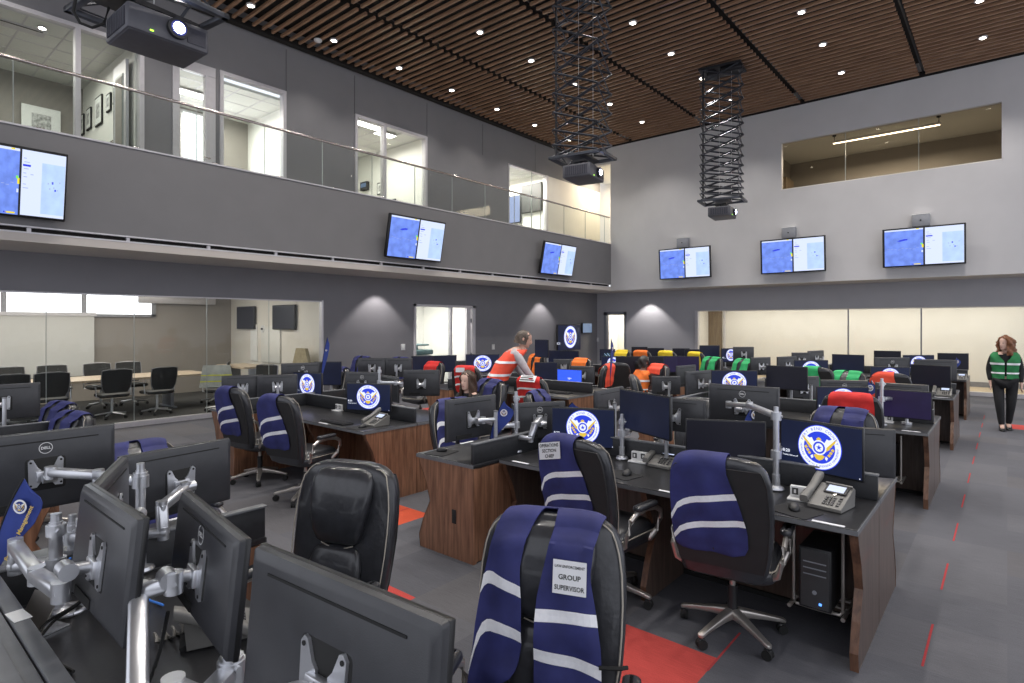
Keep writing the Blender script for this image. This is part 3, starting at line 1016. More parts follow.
q = MB(); q.box((0, 0, 0), (3.6, .03, 1.42), 'screen_cloth'); o = q.build('projection_screen', None, 0); o.location = (CX + .14, onX(94, CX + .14) - 1.8, 1.33); o.rotation_euler = (0, 0, PI / 2)
tag(o, 'wide pale projection screen on the far wall of the conference room', 'projection screen')
q = MB(); q.box((0, 0, .75), (3.7, .08, .08), 'white_trim'); q.build('case', o, 0)
q = MB(); q.box((0, 0, 0), (1.9, .08, .20), 'white_trim', b=.02); o = q.build('projection_screen', None); o.location = (CX + .16, 6.1, 2.48); o.rotation_euler = (0, 0, PI / 2)
tag(o, 'rolled-up screen case high on the taupe conference room wall', 'projection screen')

t = thing('conference_table', 'long pale-topped conference table seen through the left glass wall', 'table', (-14.35, 3.1, 0))
q = MB(); q.prism(rrect(.62, 2.6, .12), .70, .74, 'table_wood', 'z'); q.build('tabletop', t)
for yy_ in (-1.9, 0, 1.9):
    q = MB(); q.box((0, yy_, .35), (.5, .07, .70), 'grey_pl', b=.01); q.box((0, yy_, .02), (.8, .10, .04), 'grey_pl', b=.01); q.build('leg', t)
t = thing('side_table', 'pale-topped counter in the right corner of the conference room', 'table', (-14.0, 6.55, 0))
q = MB(); q.prism(rrect(.75, .35, .05), .82, .86, 'table_wood', 'z'); q.build('tabletop', t)
for sx in (-.75, .75):
    q = MB(); q.box((sx, 0, .41), (.06, .5, .82), 'grey_pl', b=.01); q.build('leg', t)
for i, (px_, w_) in enumerate(((246.5, 1.0), (284.5, 1.08))):
    X_ = -14.0
    Y_ = 7.5
    xx = onY(px_, 7.5)
    q = MB(); q.box((0, 0, 0), (w_, .07, .62), 'black_pl', b=.012); o = q.build('wall_screen', None); o.location = (xx, 7.49, 2.02)
    tag(o, ['dark wall screen above the white poster in the conference room', 'dark wall screen nearest the right end of the conference room'][i], 'screen')
    q = MB(); q.box((0, -.037, 0), (w_ - .06, .004, .56), 's_off'); q.build('screen', o, 0)
q = MB(); q.box((0, 0, 0), (.36, .03, .98), 'paper'); o = q.build('poster', None, 0); o.location = (onY(253, 7.5), 7.53, 1.35)
tag(o, 'tall white poster on the cream wall below the dark screen', 'poster')
q = MB(); q.box((0, 0, 0), (.98, .04, .95), 'ceil_tile', b=.01); o = q.build('pin_board', None); o.location = (onY(270, 7.5), 7.52, 1.32)
tag(o, 'pale grey board on the cream wall right of the white poster', 'board')
q = MB(); q.cyl((0, -.02, .0), (0, .02, 0), .10, 'white_pl', n=20); q.box((0, 0, .0), (.05, .10, .05), 'black_pl'); o = q.build('wall_camera', None); o.location = (onY(263, 7.5), 7.50, 1.72)
tag(o, 'small camera on the wall between the two dark conference screens', 'camera')
t = thing('upholstered_chair', 'round-backed beige chair with a badge beside the pin board', 'chair', (onY(290, 7.1) + .25, 7.0, 0), PI)
q = MB(); q.lathe([(.0, .42), (.28, .42), (.30, .46), (.28, .52), (0, .52)], mat('beige_upholstery', (.42, .36, .24), .8)); q.build('seat', t)
q = MB()
q.prism([(-.34, .5), (.34, .5), (.36, .9), (.2, 1.28), (-.2, 1.28), (-.36, .9)], -.30, -.22, M.setdefault('beige', bpy.data.materials['beige_upholstery'])); q.build('backrest', t)
for sx in (-1, 1):
    for sy in (-1, 1):
        q = MB(); q.cyl((sx * .2, sy * .2, 0), (sx * .18, sy * .18, .43), .014, 'black_iron'); q.build('leg', t)
# ================================================================== ceiling lights
def downlight(x, y, label, group, on=True):
    q = MB()
    q.lathe([(.085, 0), (.085, .03), (.06, .035)], 'white_trim' if on else 'white_pl', n=20)
    o = q.build('downlight' if on else 'smoke_detector', None)
    o.location = (x, y, ZC - .022)
    tag(o, label, 'light' if on else 'detector', group)
    p = MB()
    if on:
        p.lathe([(.052, -.004), (.058, .004)], 'led', n=18)
        p.build('lamp_face', o)
    else:
        p.lathe([(.03, -.03), (.07, -.015), (.07, 0)], 'white_pl', n=18)
        p.build('sensor', o)
    return o

rows_y = [1.79, 3.57, 5.33, 7.15, 8.93, 10.67, 12.45, 14.2, 16.08]
ordn = ['first', 'second', 'third', 'fourth', 'fifth', 'sixth', 'seventh', 'eighth', 'ninth']
for x_, nm in ((-11.12, 'beside the left wall'), (-8.46, 'second from the left wall'), (-5.82, 'along the middle of the hall'), (-3.09, 'right of the middle'), (-.40, 'farthest right')):
    seen = 0
    vis = [y_ for y_ in rows_y if 0 < 512 + FPX * (CS * x_ + SN * y_) / (-SN * x_ + CS * y_) < 1024 and 324 - FPX * (ZC - CAM_H) / (-SN * x_ + CS * y_) > -2]
    for y_ in rows_y:
        if y_ in vis:
            k = vis.index(y_)
            pos = 'nearest' if k == 0 else ('farthest' if k == len(vis) - 1 else ordn[k] + ' nearest')
            downlight(x_, y_, 'ceiling downlight, %s in the row %s' % (pos, nm), 'downlights in the slat ceiling')
        l = bpy.data.lights.new('downlight_beam', 'SPOT')
        l.energy = (170 if x_ > -11 else 70) * (1.5 if y_ > 13 and x_ > -4 else 1)
        l.color = (1.0, .955, .90)
        l.spot_size = R(112)
        l.spot_blend = .7
        l.shadow_soft_size = .09
        o = bpy.data.objects.new('downlight_beam', l)
        COL.objects.link(o)
        o.location = (x_, y_, ZC - .06)
p = at(318, 40, ZC)
downlight(p.x, p.y, 'pale round detector left of a downlight at the ceiling edge', None, on=False)
# wall washers under the soffits
for (x_, y_) in ((onX(535, XL) * 0 - 11.55, 15.6), (-9.75, 18.75), (-11.55, 8.9)):
    l = bpy.data.lights.new('soffit_beam', 'SPOT')
    l.energy = 85
    l.color = (1.0, .95, .92)
    l.spot_size = R(95)
    l.spot_blend = .35
    l.shadow_soft_size = .04
    o = bpy.data.objects.new('soffit_beam', l)
    COL.objects.link(o)
    o.location = (x_, y_, ZS - .03)
world = bpy.data.worlds.new('hall_daylight')
SC.world = world
world.use_nodes = True
bg = world.node_tree.nodes['Background']
bg.inputs['Color'].default_value = (.88, .91, 1.0, 1)
bg.inputs['Strength'].default_value = 1.08
SC.view_settings.view_transform = 'Standard'
SC.view_settings.look = 'None'
SC.view_settings.gamma = 1
SC.view_settings.use_curve_mapping = False
SC.view_settings.exposure = 0.22
# ================================================================== OBJECT KINDS
# ---- pictures on screens ------------------------------------------------------
def seal(mb, cx, cz, r, y, detail=True, k='p'):
    """round county seal: white ring with blue rim, eagle with gold and white wings, star roundel"""
    def disc(rr, m, dy, ccx=cx, ccz=cz, n=44):
        mb.add([(a, y - dy, b) for a, b in circ(ccx, ccz, rr, n)], [tuple(range(n))], m)
    W, B, G = ('p_white', 'p_blue', 'p_gold') if k == 'p' else ('white_print', 'blue_flag', 'gold')
    e = .0006
    disc(r, B, 0)
    disc(r * .96, W, e)
    disc(r * .71, B, 2 * e)
    def P(pts, m, dy, mir=True):
        mb.add([(cx + a * r, y - dy, cz + b * r) for a, b in pts], [tuple(range(len(pts)))], m)
        if mir:
            mb.add([(cx - a * r, y - dy, cz + b * r) for a, b in pts][::-1], [tuple(range(len(pts)))], m)
    # white upper wing, gold flight feathers
    P([(.22, .20), (.34, .42), (.44, .38), (.80, .56), (.72, .30), (.30, .02)], W, 3 * e)
    for i in range(5):
        a0 = .80 - i * .10
        P([(.80 - i * .07, .52 - i * .13), (.70 - i * .09, .28 - i * .10), (.30, -.16 + i * .01), (.28, -.02)], G, (4 + i * .2) * e)
    for (a, b) in ((.52, -.18), (.60, -.05), (.44, -.30)):
        P([(a - .08, b), (a, b + .09), (a + .09, b + .02), (a + .02, b - .07)], G, 4.5 * e)
    P([(-.26, -.36), (-.12, -.30), (.12, -.30), (.26, -.36), (.14, -.52), (0, -.58), (-.14, -.52)], G, 4.6 * e, False)
    P([(-.40, -.42), (-.30, -.34), (-.26, -.46), (-.34, -.54)], W, 4.7 * e)
    P([(-.09, .26), (-.13, .38), (-.03, .46), (.07, .42), (.10, .36), (.06, .26)], G, 5 * e, False)
    disc(r * .33, W, 6 * e)
    disc(r * .27, B, 7 * e)
    disc(r * .19, W, 8 * e)
    st = []
    for q_ in range(10):
        rr = .14 if q_ % 2 == 0 else .055
        st.append((rr * math.sin(2 * PI * q_ / 10), rr * math.cos(2 * PI * q_ / 10)))
    P(st[::-1], B, 9 * e, False)
    if detail:
        def arc_text(s, radius, size, a_mid, span, inward):
            n = len(s)
            for i, ch in enumerate(s):
                if ch == ' ':
                    continue
                t = (i + .5) / n - .5
                a = a_mid - t * span * (1 if not inward else -1)
                vs, fs = text_faces(ch, size)
                ro = a - PI / 2 if not inward else a + PI / 2
                ca, sa = math.cos(ro), math.sin(ro)
                ox, oz = cx + radius * math.cos(a), cz + radius * math.sin(a)
                mb.add([(ox + v.x * ca - v.y * sa, y - 5 * e, oz + v.x * sa + v.y * ca) for v in vs], fs, B)
        arc_text('FORT BEND COUNTY', r * .83, r * .17, PI / 2, R(150), False)
        arc_text('HOMELAND SECURITY & EMERGENCY MANAGEMENT', r * .83, r * .12, -PI / 2, R(190), True)


def scr_base(mb, w, h, y, m):
    mb.box((0, y, 0), (w, .003, h), m)


def add_text(mb, s, size, x, z, y, m, align='LEFT', bold=0.0):
    vs, fs = text_faces(s, size, align, bold)
    mb.add([(x + v.x, y, z + v.y) for v in vs], fs, m)


# ---- desk monitors -------------------------------------------------------------
MW, MH = .545, .335
def monitor_shell_mb():
    q = MB()
    # front slab
    q.box((0, 0, 0), (MW, .014, MH), 'bezel', b=.003)
    # tapered back cover
    def sec(y, ins, r):
        return [(a, y, b) for a, b in rrect(MW / 2 - ins, MH / 2 - ins, r, 3)]
    q.loft([sec(.006, .0015, .006), sec(.020, .004, .008), sec(.028, .016, .02)], 'mon_back')
    q.loft([[(a, .027, b - .012) for a, b in rrect(.075, .07, .012, 3)], [(a, .0292, b - .012) for a, b in rrect(.072, .067, .012, 3)]], 'rubber')
    q.box((0, .0285, MH / 2 - .040), (.40, .003, .005), 'rubber')
    q.box((.10, .030, -.135), (.16, .004, .028), 'rubber')
    return q
SHELL = None
def dell_mb():
    q = MB()
    n = 32
    o = [(.026 * math.cos(2 * PI * k / n), .026 * math.sin(2 * PI * k / n)) for k in range(n)]
    i_ = [(.0232 * math.cos(2 * PI * k / n), .0232 * math.sin(2 * PI * k / n)) for k in range(n)]
    vs = [(-a, .0312, b) for a, b in o] + [(-a, .0312, b) for a, b in i_]
    q.add(vs, [(k, (k + 1) % n, n + (k + 1) % n, n + k) for k in range(n)], 'white_pl')
    t, f = text_faces('DELL', .0165, bold=.0006)
    q.add([(-v.x, .0315, v.y) for v in t], f, 'white_pl')
    return q
def bracket_mb():
    q = MB()
    for s in (-1, 1):
        pts = [(s * .020, -.040), (s * .034, -.060), (s * .062, -.062), (s * .066, .058), (s * .056, .070), (s * .046, .066), (s * .030, .030), (s * .018, .018)]
        if s < 0:
            pts = pts[::-1]
        q.prism(pts, .030, .037, 'alu')
        q.cyl((s * .056, .037, .055), (s * .056, .039, .055), .005, 'rubber', n=8)
        q.cyl((s * .056, .037, -.05), (s * .056, .039, -.05), .005, 'rubber', n=8)
    q.box((0, .040, -.012), (.07, .018, .05), 'alu', b=.004)
    q.cyl((0, .04, -.008), (0, .10, -.008), .017, 'alu')
    q.cyl((-.026, .10, -.008), (.026, .10, -.008), .024, 'alu', n=16)
    return q
SCR = {}
def screen_mb(kind):
    q = MB()
    w, h, y = MW - .016, MH - .024, -.0085
    if kind == 'seal':
        scr_base(q, w, h, y, 'p_navy')
        seal(q, .0, .004, .145, y - .002, True)
        add_text(q, '8:20', .030, -w / 2 + .012, -.050, y - .0035, 'p_white', bold=.0005)
        add_text(q, 'Tuesday, February 27', .0125, -w / 2 + .012, -.078, y - .0035, 'p_white', bold=.0003)
        q.box((w / 2 - .012, y - .002, -h / 2 + .008), (.006, .001, .006), 'p_white')
    elif kind == 'blue':
        scr_base(q, w, h, y, 's_blue')
        for (a, b, c, d) in ((-.035, .012, .07, .006), (-.02, .0, .085, .006), (-.03, -.012, .03, .008)):
            q.box((a + .03, y - .002, b), (c, .001, d), 'p_white')
    elif kind == 'teal':
        scr_base(q, w, h, y, 's_navy')
        q.add([(a * 1.0, y - .003, b) for a, b in ((-.14, -.06), (-.03, -.08), (.12, -.05), (.15, .02), (.02, .06), (-.12, .04))], [(0, 1, 2, 3, 4, 5)], 's_teal')
        for i in range(7):
            q.box((-.10 + i * .035, y - .004, .03 - (i % 3) * .03), (.022, .001, .02), 'map_pale')
    else:
        scr_base(q, w, h, y, {'navy': 's_navy', 'off': 's_off', 'purple': 's_purple'}[kind])
    return q
_mesh = {}
def inst(key, maker, name, parent, smooth=.7, loc=None, rot=None):
    """one mesh shared by repeats of the same part"""
    if key not in _mesh:
        o = maker().build(name, parent, smooth)
        _mesh[key] = o.data
    else:
        o = bpy.data.objects.new(name, _mesh[key])
        COL.objects.link(o)
        o.parent = parent
    if loc:
        o.location = loc
    if rot:
        o.rotation_euler = rot
    return o


def monitor(label, kind, c, yaw, ztop, tilt=0.0, w=None, h=None, dell=False, pole=True, zbase=.77, group=None, off=.0, name='computer_monitor'):
    """c: world x, y of the panel centre; yaw: rotation of the screen's facing (0 looks toward -y)"""
    h = h or MH
    w = w or MW
    zc = ztop - h / 2 * math.cos(tilt)
    t = thing(name, label, 'monitor', (c[0], c[1], zbase), yaw, group)
    L = (0, 0, zc - zbase)
    rt = (tilt, 0, 0)
    S = (w / MW, 1, h / MH)
    parts = [inst('shell', monitor_shell_mb, 'housing', t, .6, L, rt)]
    parts.append(inst('scr_' + kind, lambda: screen_mb(kind), 'screen', t, 0, L, rt))
    if dell:
        d = inst('dell', dell_mb, 'logo_badge', t, 0, (0, -math.sin(tilt) * .098, L[2] + math.cos(tilt) * .098 * S[2]), rt)
    for p in parts:
        p.scale = S
    inst('brk', bracket_mb, 'mounting_bracket', t, .6, (0, 0, L[2] - .01), rt)
    if pole:
        H = zc - zbase
        q = MB()
        q.cyl((off, .17, 0), (off, .17, H + .05), .017, 'alu', n=12)
        q.cyl((off, .17, 0), (off, .17, .02), .05, 'alu', n=16)
        q.cyl((off, .17, H + .05), (off, .17, H + .062), .019, 'alu_dark', n=12)
        q.build('pole', t)
        q = MB()
        q.tube([(off, .17, H - .01), (off * .5, .135, H - .01), (0, .10, H - .01)], .016, 'alu', n=8)
        q.build('arm', t)
    return t


def mon2(label, kind, x0, y0, x1, y1, ztop, h=None, back=False, wmin=.50, wmax=.60, **kw):
    """place by the photo positions of the two upper corners at height ztop"""
    a, b = at(x0, y0, ztop), at(x1, y1, ztop)
    c = (a + b) / 2
    yaw = math.atan2(b.y - a.y, b.x - a.x) + (PI if back else 0)
    w = max(wmin, min(wmax, (b - a).length))
    return monitor(label, kind, c, yaw, ztop, h=h, w=w, **kw)


# ---- heavy monitor arms ----------------------------------------------------------
def bar(q, a, b, w, hh, m='alu', w1=None):
    """rounded rectangular arm link between two points"""
    a, b = Vector(a), Vector(b)
    d = (b - a)
    x = d.normalized()
    side = Vector((0, 0, 1)).cross(x)
    if side.length < .05:
        side = Vector((1, 0, 0))
    side.normalize()
    up = x.cross(side).normalized()
    loops = []
    w1 = w1 or w
    for p, f_, ww in ((a - x * w * .35, .75, w), (a - x * w * .1, 1, w), (b + x * w * .1, 1, w1), (b + x * w * .35, .75, w1)):
        loops.append([p + side * (u * f_) + up * (v * f_) for u, v in rrect(ww / 2, hh / 2, min(ww, hh) * .25, 2)])
    q.loft(loops, m)

def monitor_arm(label, base, ztop, links, group=None, r=.019, ring=False, zbase=.77):
    """base (x, y); links: list of chains of points from the pole to a monitor mount"""
    t = thing('monitor_arm', label, 'monitor arm', (base[0], base[1], zbase), 0, group)
    o = Vector((base[0], base[1], zbase))
    q = MB()
    q.cyl((0, 0, .02), (0, 0, ztop - zbase), r, 'alu', n=18)
    q.cyl((0, 0, ztop - zbase), (0, 0, ztop - zbase + .03), r * .8, 'alu', n=18)
    q.cyl((0, 0, ztop - zbase - .05), (0, 0, ztop - zbase - .01), r * 1.45, 'alu', n=18)
    q.cyl((r * 1.2, 0, ztop - zbase - .03), (r * 2.1, 0, ztop - zbase - .03), r * .4, 'alu', n=10)
    q.build('pole', t)
    q = MB()
    q.lathe([(r * 2.6, 0), (r * 2.8, .008), (r * 2.5, .02), (r * 1.3, .03), (r * 1.3, .10)], 'alu', n=24)
    q.build('base', t)
    if ring:
        q = MB()
        pts = [(.045 + .05 * math.cos(a_), .03 + .05 * math.sin(a_), .02) for a_ in [2 * PI * k / 20 for k in range(21)]]
        q.tube(pts, .009, 'alu', n=8)
        q.build('cable_ring', t)
    for ch in links:
        pts = [Vector(p) - o for p in ch]
        for i, (a, b) in enumerate(zip(pts[:-1], pts[1:])):
            q = MB()
            bar(q, a, b, .050 if i == 0 else .046, .036 if i == 0 else .040)
            q.cyl(b - Vector((0, 0, .030)), b + Vector((0, 0, .026)), .0235, 'alu', n=18)
            if i == 0:
                q.cyl(a - Vector((0, 0, .026)), a + Vector((0, 0, .026)), .033, 'alu', n=18)
            q.build('lower_arm' if i == 0 else ('upper_arm' if i == 1 else 'tilt_joint'), t)
    return t


# ---- executive chair ---------------------------------------------------------------
def prof(z):
    tab = [(.44, .21), (.50, .24), (.62, .265), (.80, .278), (.92, .276), (1.00, .268), (1.06, .25), (1.09, .232), (1.11, .205), (1.125, .165), (1.132, .11)]
    if z <= tab[0][0]:
        return tab[0][1]
    for (a, b), (c, d) in zip(tab[:-1], tab[1:]):
        if z <= c:
            return b + (d - b) * (z - a) / (c - a)
    return tab[-1][1]
def ztop_s(s):
    s = abs(s)
    lo, hi = .80, 1.132
    for _ in range(16):
        m_ = (lo + hi) / 2
        if prof(m_) > s:
            lo = m_
        else:
            hi = m_
    return max(lo, .93)
def yc(z):
    return -.235 - .20 * (z - .45)
TK = .052
def back_section(z, off=0.0, hw=None, n=32):
    hw = (hw or prof(z)) + off
    th = TK * (1 if z < 1.06 else max(.35, math.sqrt(max(0, 1 - ((z - 1.06) / .085) ** 2)))) + off
    pts = []
    for k in range(n):
        a = 2 * PI * k / n
        ca, sa = math.cos(a), math.sin(a)
        x = hw * math.copysign(abs(ca) ** (2 / 4.5), ca)
        y_ = th * math.copysign(abs(sa) ** (2 / 3.5), sa)
        if sa > 0:
            y_ -= .022 * (1 - (x / hw) ** 2) * min(1, (1.1 - z) * 5 if z < 1.1 else 0)
        pts.append((x, yc(z) + y_, z))
    return pts
def chair_back_mb():
    q = MB()
    zs = [.44, .46, .50, .56, .64, .74, .84, .92, 1.0, 1.05, 1.08, 1.10, 1.115, 1.126, 1.132]
    q.loft([back_section(z) for z in zs], 'leather')
    return q
def chair_shell_mb():
    q = MB()
    # stiff rear panel with a raised border
    zs = [.50, .56, .66, .78, .90, 1.0, 1.05, 1.075]
    L = []
    for z in zs:
        hw = prof(z) - .018
        L.append([(x, yc(z) - TK - .004, z) for x in (-hw, -hw * .5, 0, hw * .5, hw)] + [(x, yc(z) - TK + .012, z) for x in (hw, hw * .5, 0, -hw * .5, -hw)])
    q.loft(L, 'shell')
    return q
def head_pillow_mb():
    q = MB()
    L = []
    for z, hw, d in ((.775, .085, .012), (.79, .115, .035), (.84, .135, .058), (.92, .155, .070), (1.00, .170, .066), (1.06, .168, .050), (1.095, .150, .028), (1.112, .10, .008)):
        L.append([(hw * math.copysign(abs(math.cos(a)) ** .55, math.cos(a)), yc(z) + TK - .024 + d * .5 + (d * .5 + .012) * math.copysign(abs(math.sin(a)) ** .6, math.sin(a)), z) for a in [2 * PI * k / 28 for k in range(28)]])
    q.loft(L, 'leather')
    return q
def lumbar_mb():
    q = MB()
    L = []
    for z, hw, d in ((.475, .10, .008), (.50, .125, .03), (.58, .14, .042), (.68, .145, .045), (.745, .125, .03), (.768, .09, .010)):
        L.append([(hw * math.copysign(abs(math.cos(a)) ** .55, math.cos(a)), yc(z) + TK - .026 + d * .5 + (d * .5 + .01) * math.copysign(abs(math.sin(a)) ** .6, math.sin(a)), z) for a in [2 * PI * k / 28 for k in range(28)]])
    q.loft(L, 'leather')
    return q
def piping_mb():
    q = MB()
    pts = []
    zz = [.47, .55, .65, .75, .85, .95, 1.02, 1.06, 1.085, 1.10, 1.112]
    for z in zz:
        pts.append((prof(z) - .012, yc(z) + TK * (.86 if z < 1.08 else .6), z))
    q.tube(pts + [(-a, b, c) for a, b, c in pts[::-1]], .0032, 'piping', n=6)
    pts = [(x, yc(.775) + TK + .0, .775 - .02 * math.cos(x / .09 * 1.57)) for x in [-.09 + .018 * k for k in range(11)]]
    q.tube(pts, .0028, 'piping', n=6)
    return q
def rear_piping_mb():
    q = MB()
    pts = []
    for z in [.52, .6, .7, .8, .9, 1.0, 1.05, 1.075]:
        pts.append((prof(z) - .018, yc(z) - TK - .004, z))
    q.tube(pts + [(-a, b, c) for a, b, c in pts[::-1]], .0035, 'shell', n=6)
    return q
def seat_mb():
    q = MB()
    q.loft([[(a, b + .02, z) for a, b in rrect(.265 - i, .255 - i, .09, 5)] for z, i in ((.40, .03), (.415, .01), (.44, 0), (.47, .0), (.495, .012), (.51, .04), (.516, .09))], 'leather')
    q.loft([[(a, b + .02, z) for a, b in rrect(.24 - i, .23 - i, .08, 5)] for z, i in ((.50, .0), (.525, .012), (.54, .04), (.545, .09))], 'leather')
    q.box((0, 0, .385), (.22, .26, .04), 'black_iron', b=.01)
    return q
def seat_piping_mb():
    q = MB()
    pts = [(a, b + .02, .487) for a, b in rrect(.262, .252, .09, 5)]
    q.tube(pts + [pts[0]], .004, 'piping', n=6)
    return q
def armrest_mb(s):
    q = MB()
    pts = [(s * .20, -.16, .42), (s * .275, -.19, .47), (s * .30, -.20, .55), (s * .305, -.17, .625), (s * .305, -.10, .66), (s * .305, .02, .668), (s * .305, .12, .655), (s * .303, .185, .62), (s * .298, .195, .56), (s * .285, .16, .49), (s * .265, .12, .44), (s * .20, .10, .42)]
    q.tube(pts, .015, 'chair_metal', n=8, flat=1.3)
    return q
def arm_pad_mb(s):
    q = MB()
    q.loft([[(s * .305 + a, -.0 + b, z) for a, b in rrect(.032 - i, .12 - i, .026, 4)] for z, i in ((.675, .004), (.685, .0), (.70, .002), (.707, .012))], 'leather')
    return q
def base_leg_mb():
    q = MB()
    L = []
    for r_, z, w, h_ in ((.03, .125, .030, .030), (.10, .118, .026, .022), (.20, .100, .021, .016), (.27, .086, .018, .013), (.305, .078, .018, .012), (.315, .077, .010, .008)):
        L.append([(r_, a, z + b) for a, b in rrect(w, h_, min(w, h_) * .5, 3)])
    q.loft(L, 'chair_metal')
    return q
def caster_mb():
    q = MB()
    for s in (-1, 1):
        q.cyl((0, s * .012 - .009, .028), (0, s * .012 + .009, .028), .028, 'rubber', n=16)
    q.cyl((0, 0, .03), (0, 0, .075), .009, 'black_pl', n=8)
    q.box((0, 0, .045), (.045, .022, .03), 'black_pl', b=.008)
    return q
def column_mb():
    q = MB()
    q.cyl((0, 0, .095), (0, 0, .15), .040, 'chair_metal', n=18)
    q.cyl((0, 0, .14), (0, 0, .29), .029, 'black_pl', n=16)
    q.cyl((0, 0, .28), (0, 0, .385), .018, 'chair_metal', n=14)
    return q

def chair(label, x, y, yaw, group=None, legrot=.3, arms=True):
    t = thing('office_chair', label, 'chair', (x, y, 0), yaw, group)
    b = inst('c_back', chair_back_mb, 'backrest', t, .9)
    inst('c_shell', chair_shell_mb, 'rear_panel', b, .9)
    inst('c_rpip', rear_piping_mb, 'rear_piping', b, .9)
    inst('c_pillow', head_pillow_mb, 'head_cushion', t, .9)
    inst('c_lumb', lumbar_mb, 'lumbar_cushion', t, .9)
    inst('c_pip', piping_mb, 'piping', b, .9)
    s = inst('c_seat', seat_mb, 'seat', t, .9)
    inst('c_spip', seat_piping_mb, 'seat_piping', s, .9)
    for sd in (-1, 1):
        a = inst('c_arm%d' % sd, lambda: armrest_mb(sd), 'armrest', t, .9)
        inst('c_pad%d' % sd, lambda: arm_pad_mb(sd), 'arm_pad', a, .9)
    inst('c_col', column_mb, 'gas_column', t, .9)
    for k in range(5):
        a = legrot + 2 * PI * k / 5
        l = inst('c_leg', base_leg_mb, 'base_leg', t, .9, (0, 0, 0), (0, 0, a))
        inst('c_cast', caster_mb, 'caster', l, .9, (.295, 0, 0), (0, 0, .9 * k))
    return t

def chair_top(label, px, py, yaw, ztop=1.12, snap=True, **kw):
    """place by where the photo shows the middle of the backrest's top edge;
    the seat height varies a little so that each chair stands in its aisle"""
    f = Vector((-math.sin(yaw), math.cos(yaw)))
    def cen(z):
        p = at(px, py, z)
        return Vector((p.x + f.x * .37, p.y + f.y * .37))
    z = ztop
    if snap:
        c = cen(z)
        best = None
        for i in range(-14, 12):
            zz = ztop + i * .01
            c = cen(zz)
            bad = 0.0
            for k in range(0, 5):
                y0 = 3.5 + 3.57 * (k - 1)
                for x1, x2 in ((-.6, -3.1), (-4.93, -7.13)):
                    lo, hi = (y0, y0 + 1.43) if k else (-.3, 1.08)
                    if x2 - .3 < c.x < x1 + .3:
                        m_ = .10
                        bad += max(0, min(c.y - (lo - m_), (hi + m_) - c.y))
                    xa, xb = x2 - .68, x2 - .02
                    if lo - .4 < c.y < hi + .5:
                        bad += max(0, min(c.x - (xa - .10), (xb + .25) - c.x))
            cost = bad * 10 + abs(i) * .02
            if best is None or cost < best[0]:
                best = (cost, zz)
        z = best[1]
    c = cen(z)
    t = chair(label, c.x, c.y, yaw, **kw)
    t.scale = (1, 1, z / 1.132)
    return t


# ---- safety vests draped over chair backs -----------------------------------------------
def vest_point(s, t, o, amp=1.0, bulge=True, fold=True):
    """t < 0 runs down the seat side, t > 0 down the rear side of a backrest"""
    zt = ztop_s(s) + .004
    r = TK + o
    arc = PI * r / 2
    if fold:
        o2 = .005 * math.sin(17 * s + 9 * t) + .004 * math.sin(31 * s - 13 * t + 1) + .003 * math.sin(40 * t)
        o2 *= amp * min(1, abs(t) * 5)
    else:
        o2 = 0
    if abs(t) < arc:
        a = t / r
        return Vector((s, yc(zt - TK) - math.sin(a) * (r + o2), zt - TK + math.cos(a) * r))
    z = zt - TK - (abs(t) - arc)
    if t > 0:
        return Vector((s, yc(z) - r - o2, z))
    b = 0.0
    if bulge and abs(s) < .25:
        sm = lambda v: (lambda c_: c_ * c_ * (3 - 2 * c_))(max(0, min(1, v)))
        b = .050 * sm((.25 - abs(s)) / .10) * sm((1.12 - z) / .07) * (.55 + .45 * sm((z - .62) / .2))
    return Vector((s, yc(z) + r + b + o2, z))

def rows_at(rows, t):
    for (a, b) in zip(rows[:-1], rows[1:]):
        if a[0] <= t <= b[0]:
            k = (t - a[0]) / (b[0] - a[0])
            return a[1] + (b[1] - a[1]) * k, a[2] + (b[2] - a[2]) * k
    return (rows[0] if t < rows[0][0] else rows[-1])[1:]

def vest_sheet(q, rows, m, o=.012, sign=1, nt=26, ns=12):
    """rows: (t, s0, s1) from the top edge downwards; sign -1 = seat side"""
    t0, t1 = rows[0][0], rows[-1][0]
    def fn(off):
        def f(u, v):
            t = t0 + (t1 - t0) * v
            a, b = rows_at(rows, t)
            return vest_point(a + (b - a) * u, sign * t, off)
        return f
    n0 = len(q.v)
    q.grid(fn(o), ns, nt, m)
    q.grid(fn(o + .0035), ns, nt, m)
    # close the rim
    k = (ns + 1) * (nt + 1)
    ring = [i for i in range(ns + 1)] + [(j + 1) * (ns + 1) + ns for j in range(nt)] + [nt * (ns + 1) + ns - 1 - i for i in range(ns)] + [(nt - 1 - j) * (ns + 1) for j in range(nt - 1)]
    mi = q.mi(m)
    for a, b in zip(ring, ring[1:] + ring[:1]):
        q.f.append([n0 + a, n0 + b, n0 + b + k, n0 + a + k])
        q.m.append(mi)

def vest_band(rows, t0, t1, m, o=.017, sign=1, slope=0.0, trim=.0, fold=True):
    q = MB()
    for oo in (o, o + .0015):
        def f(u, v):
            tm = t0 + (t1 - t0) * v + slope * (u - .5)
            a, b = rows_at(rows, tm)
            return vest_point(a + trim + (b - a - 2 * trim) * u, sign * tm, oo, fold=fold)
        q.grid(f, 10, 2, m)
    return q

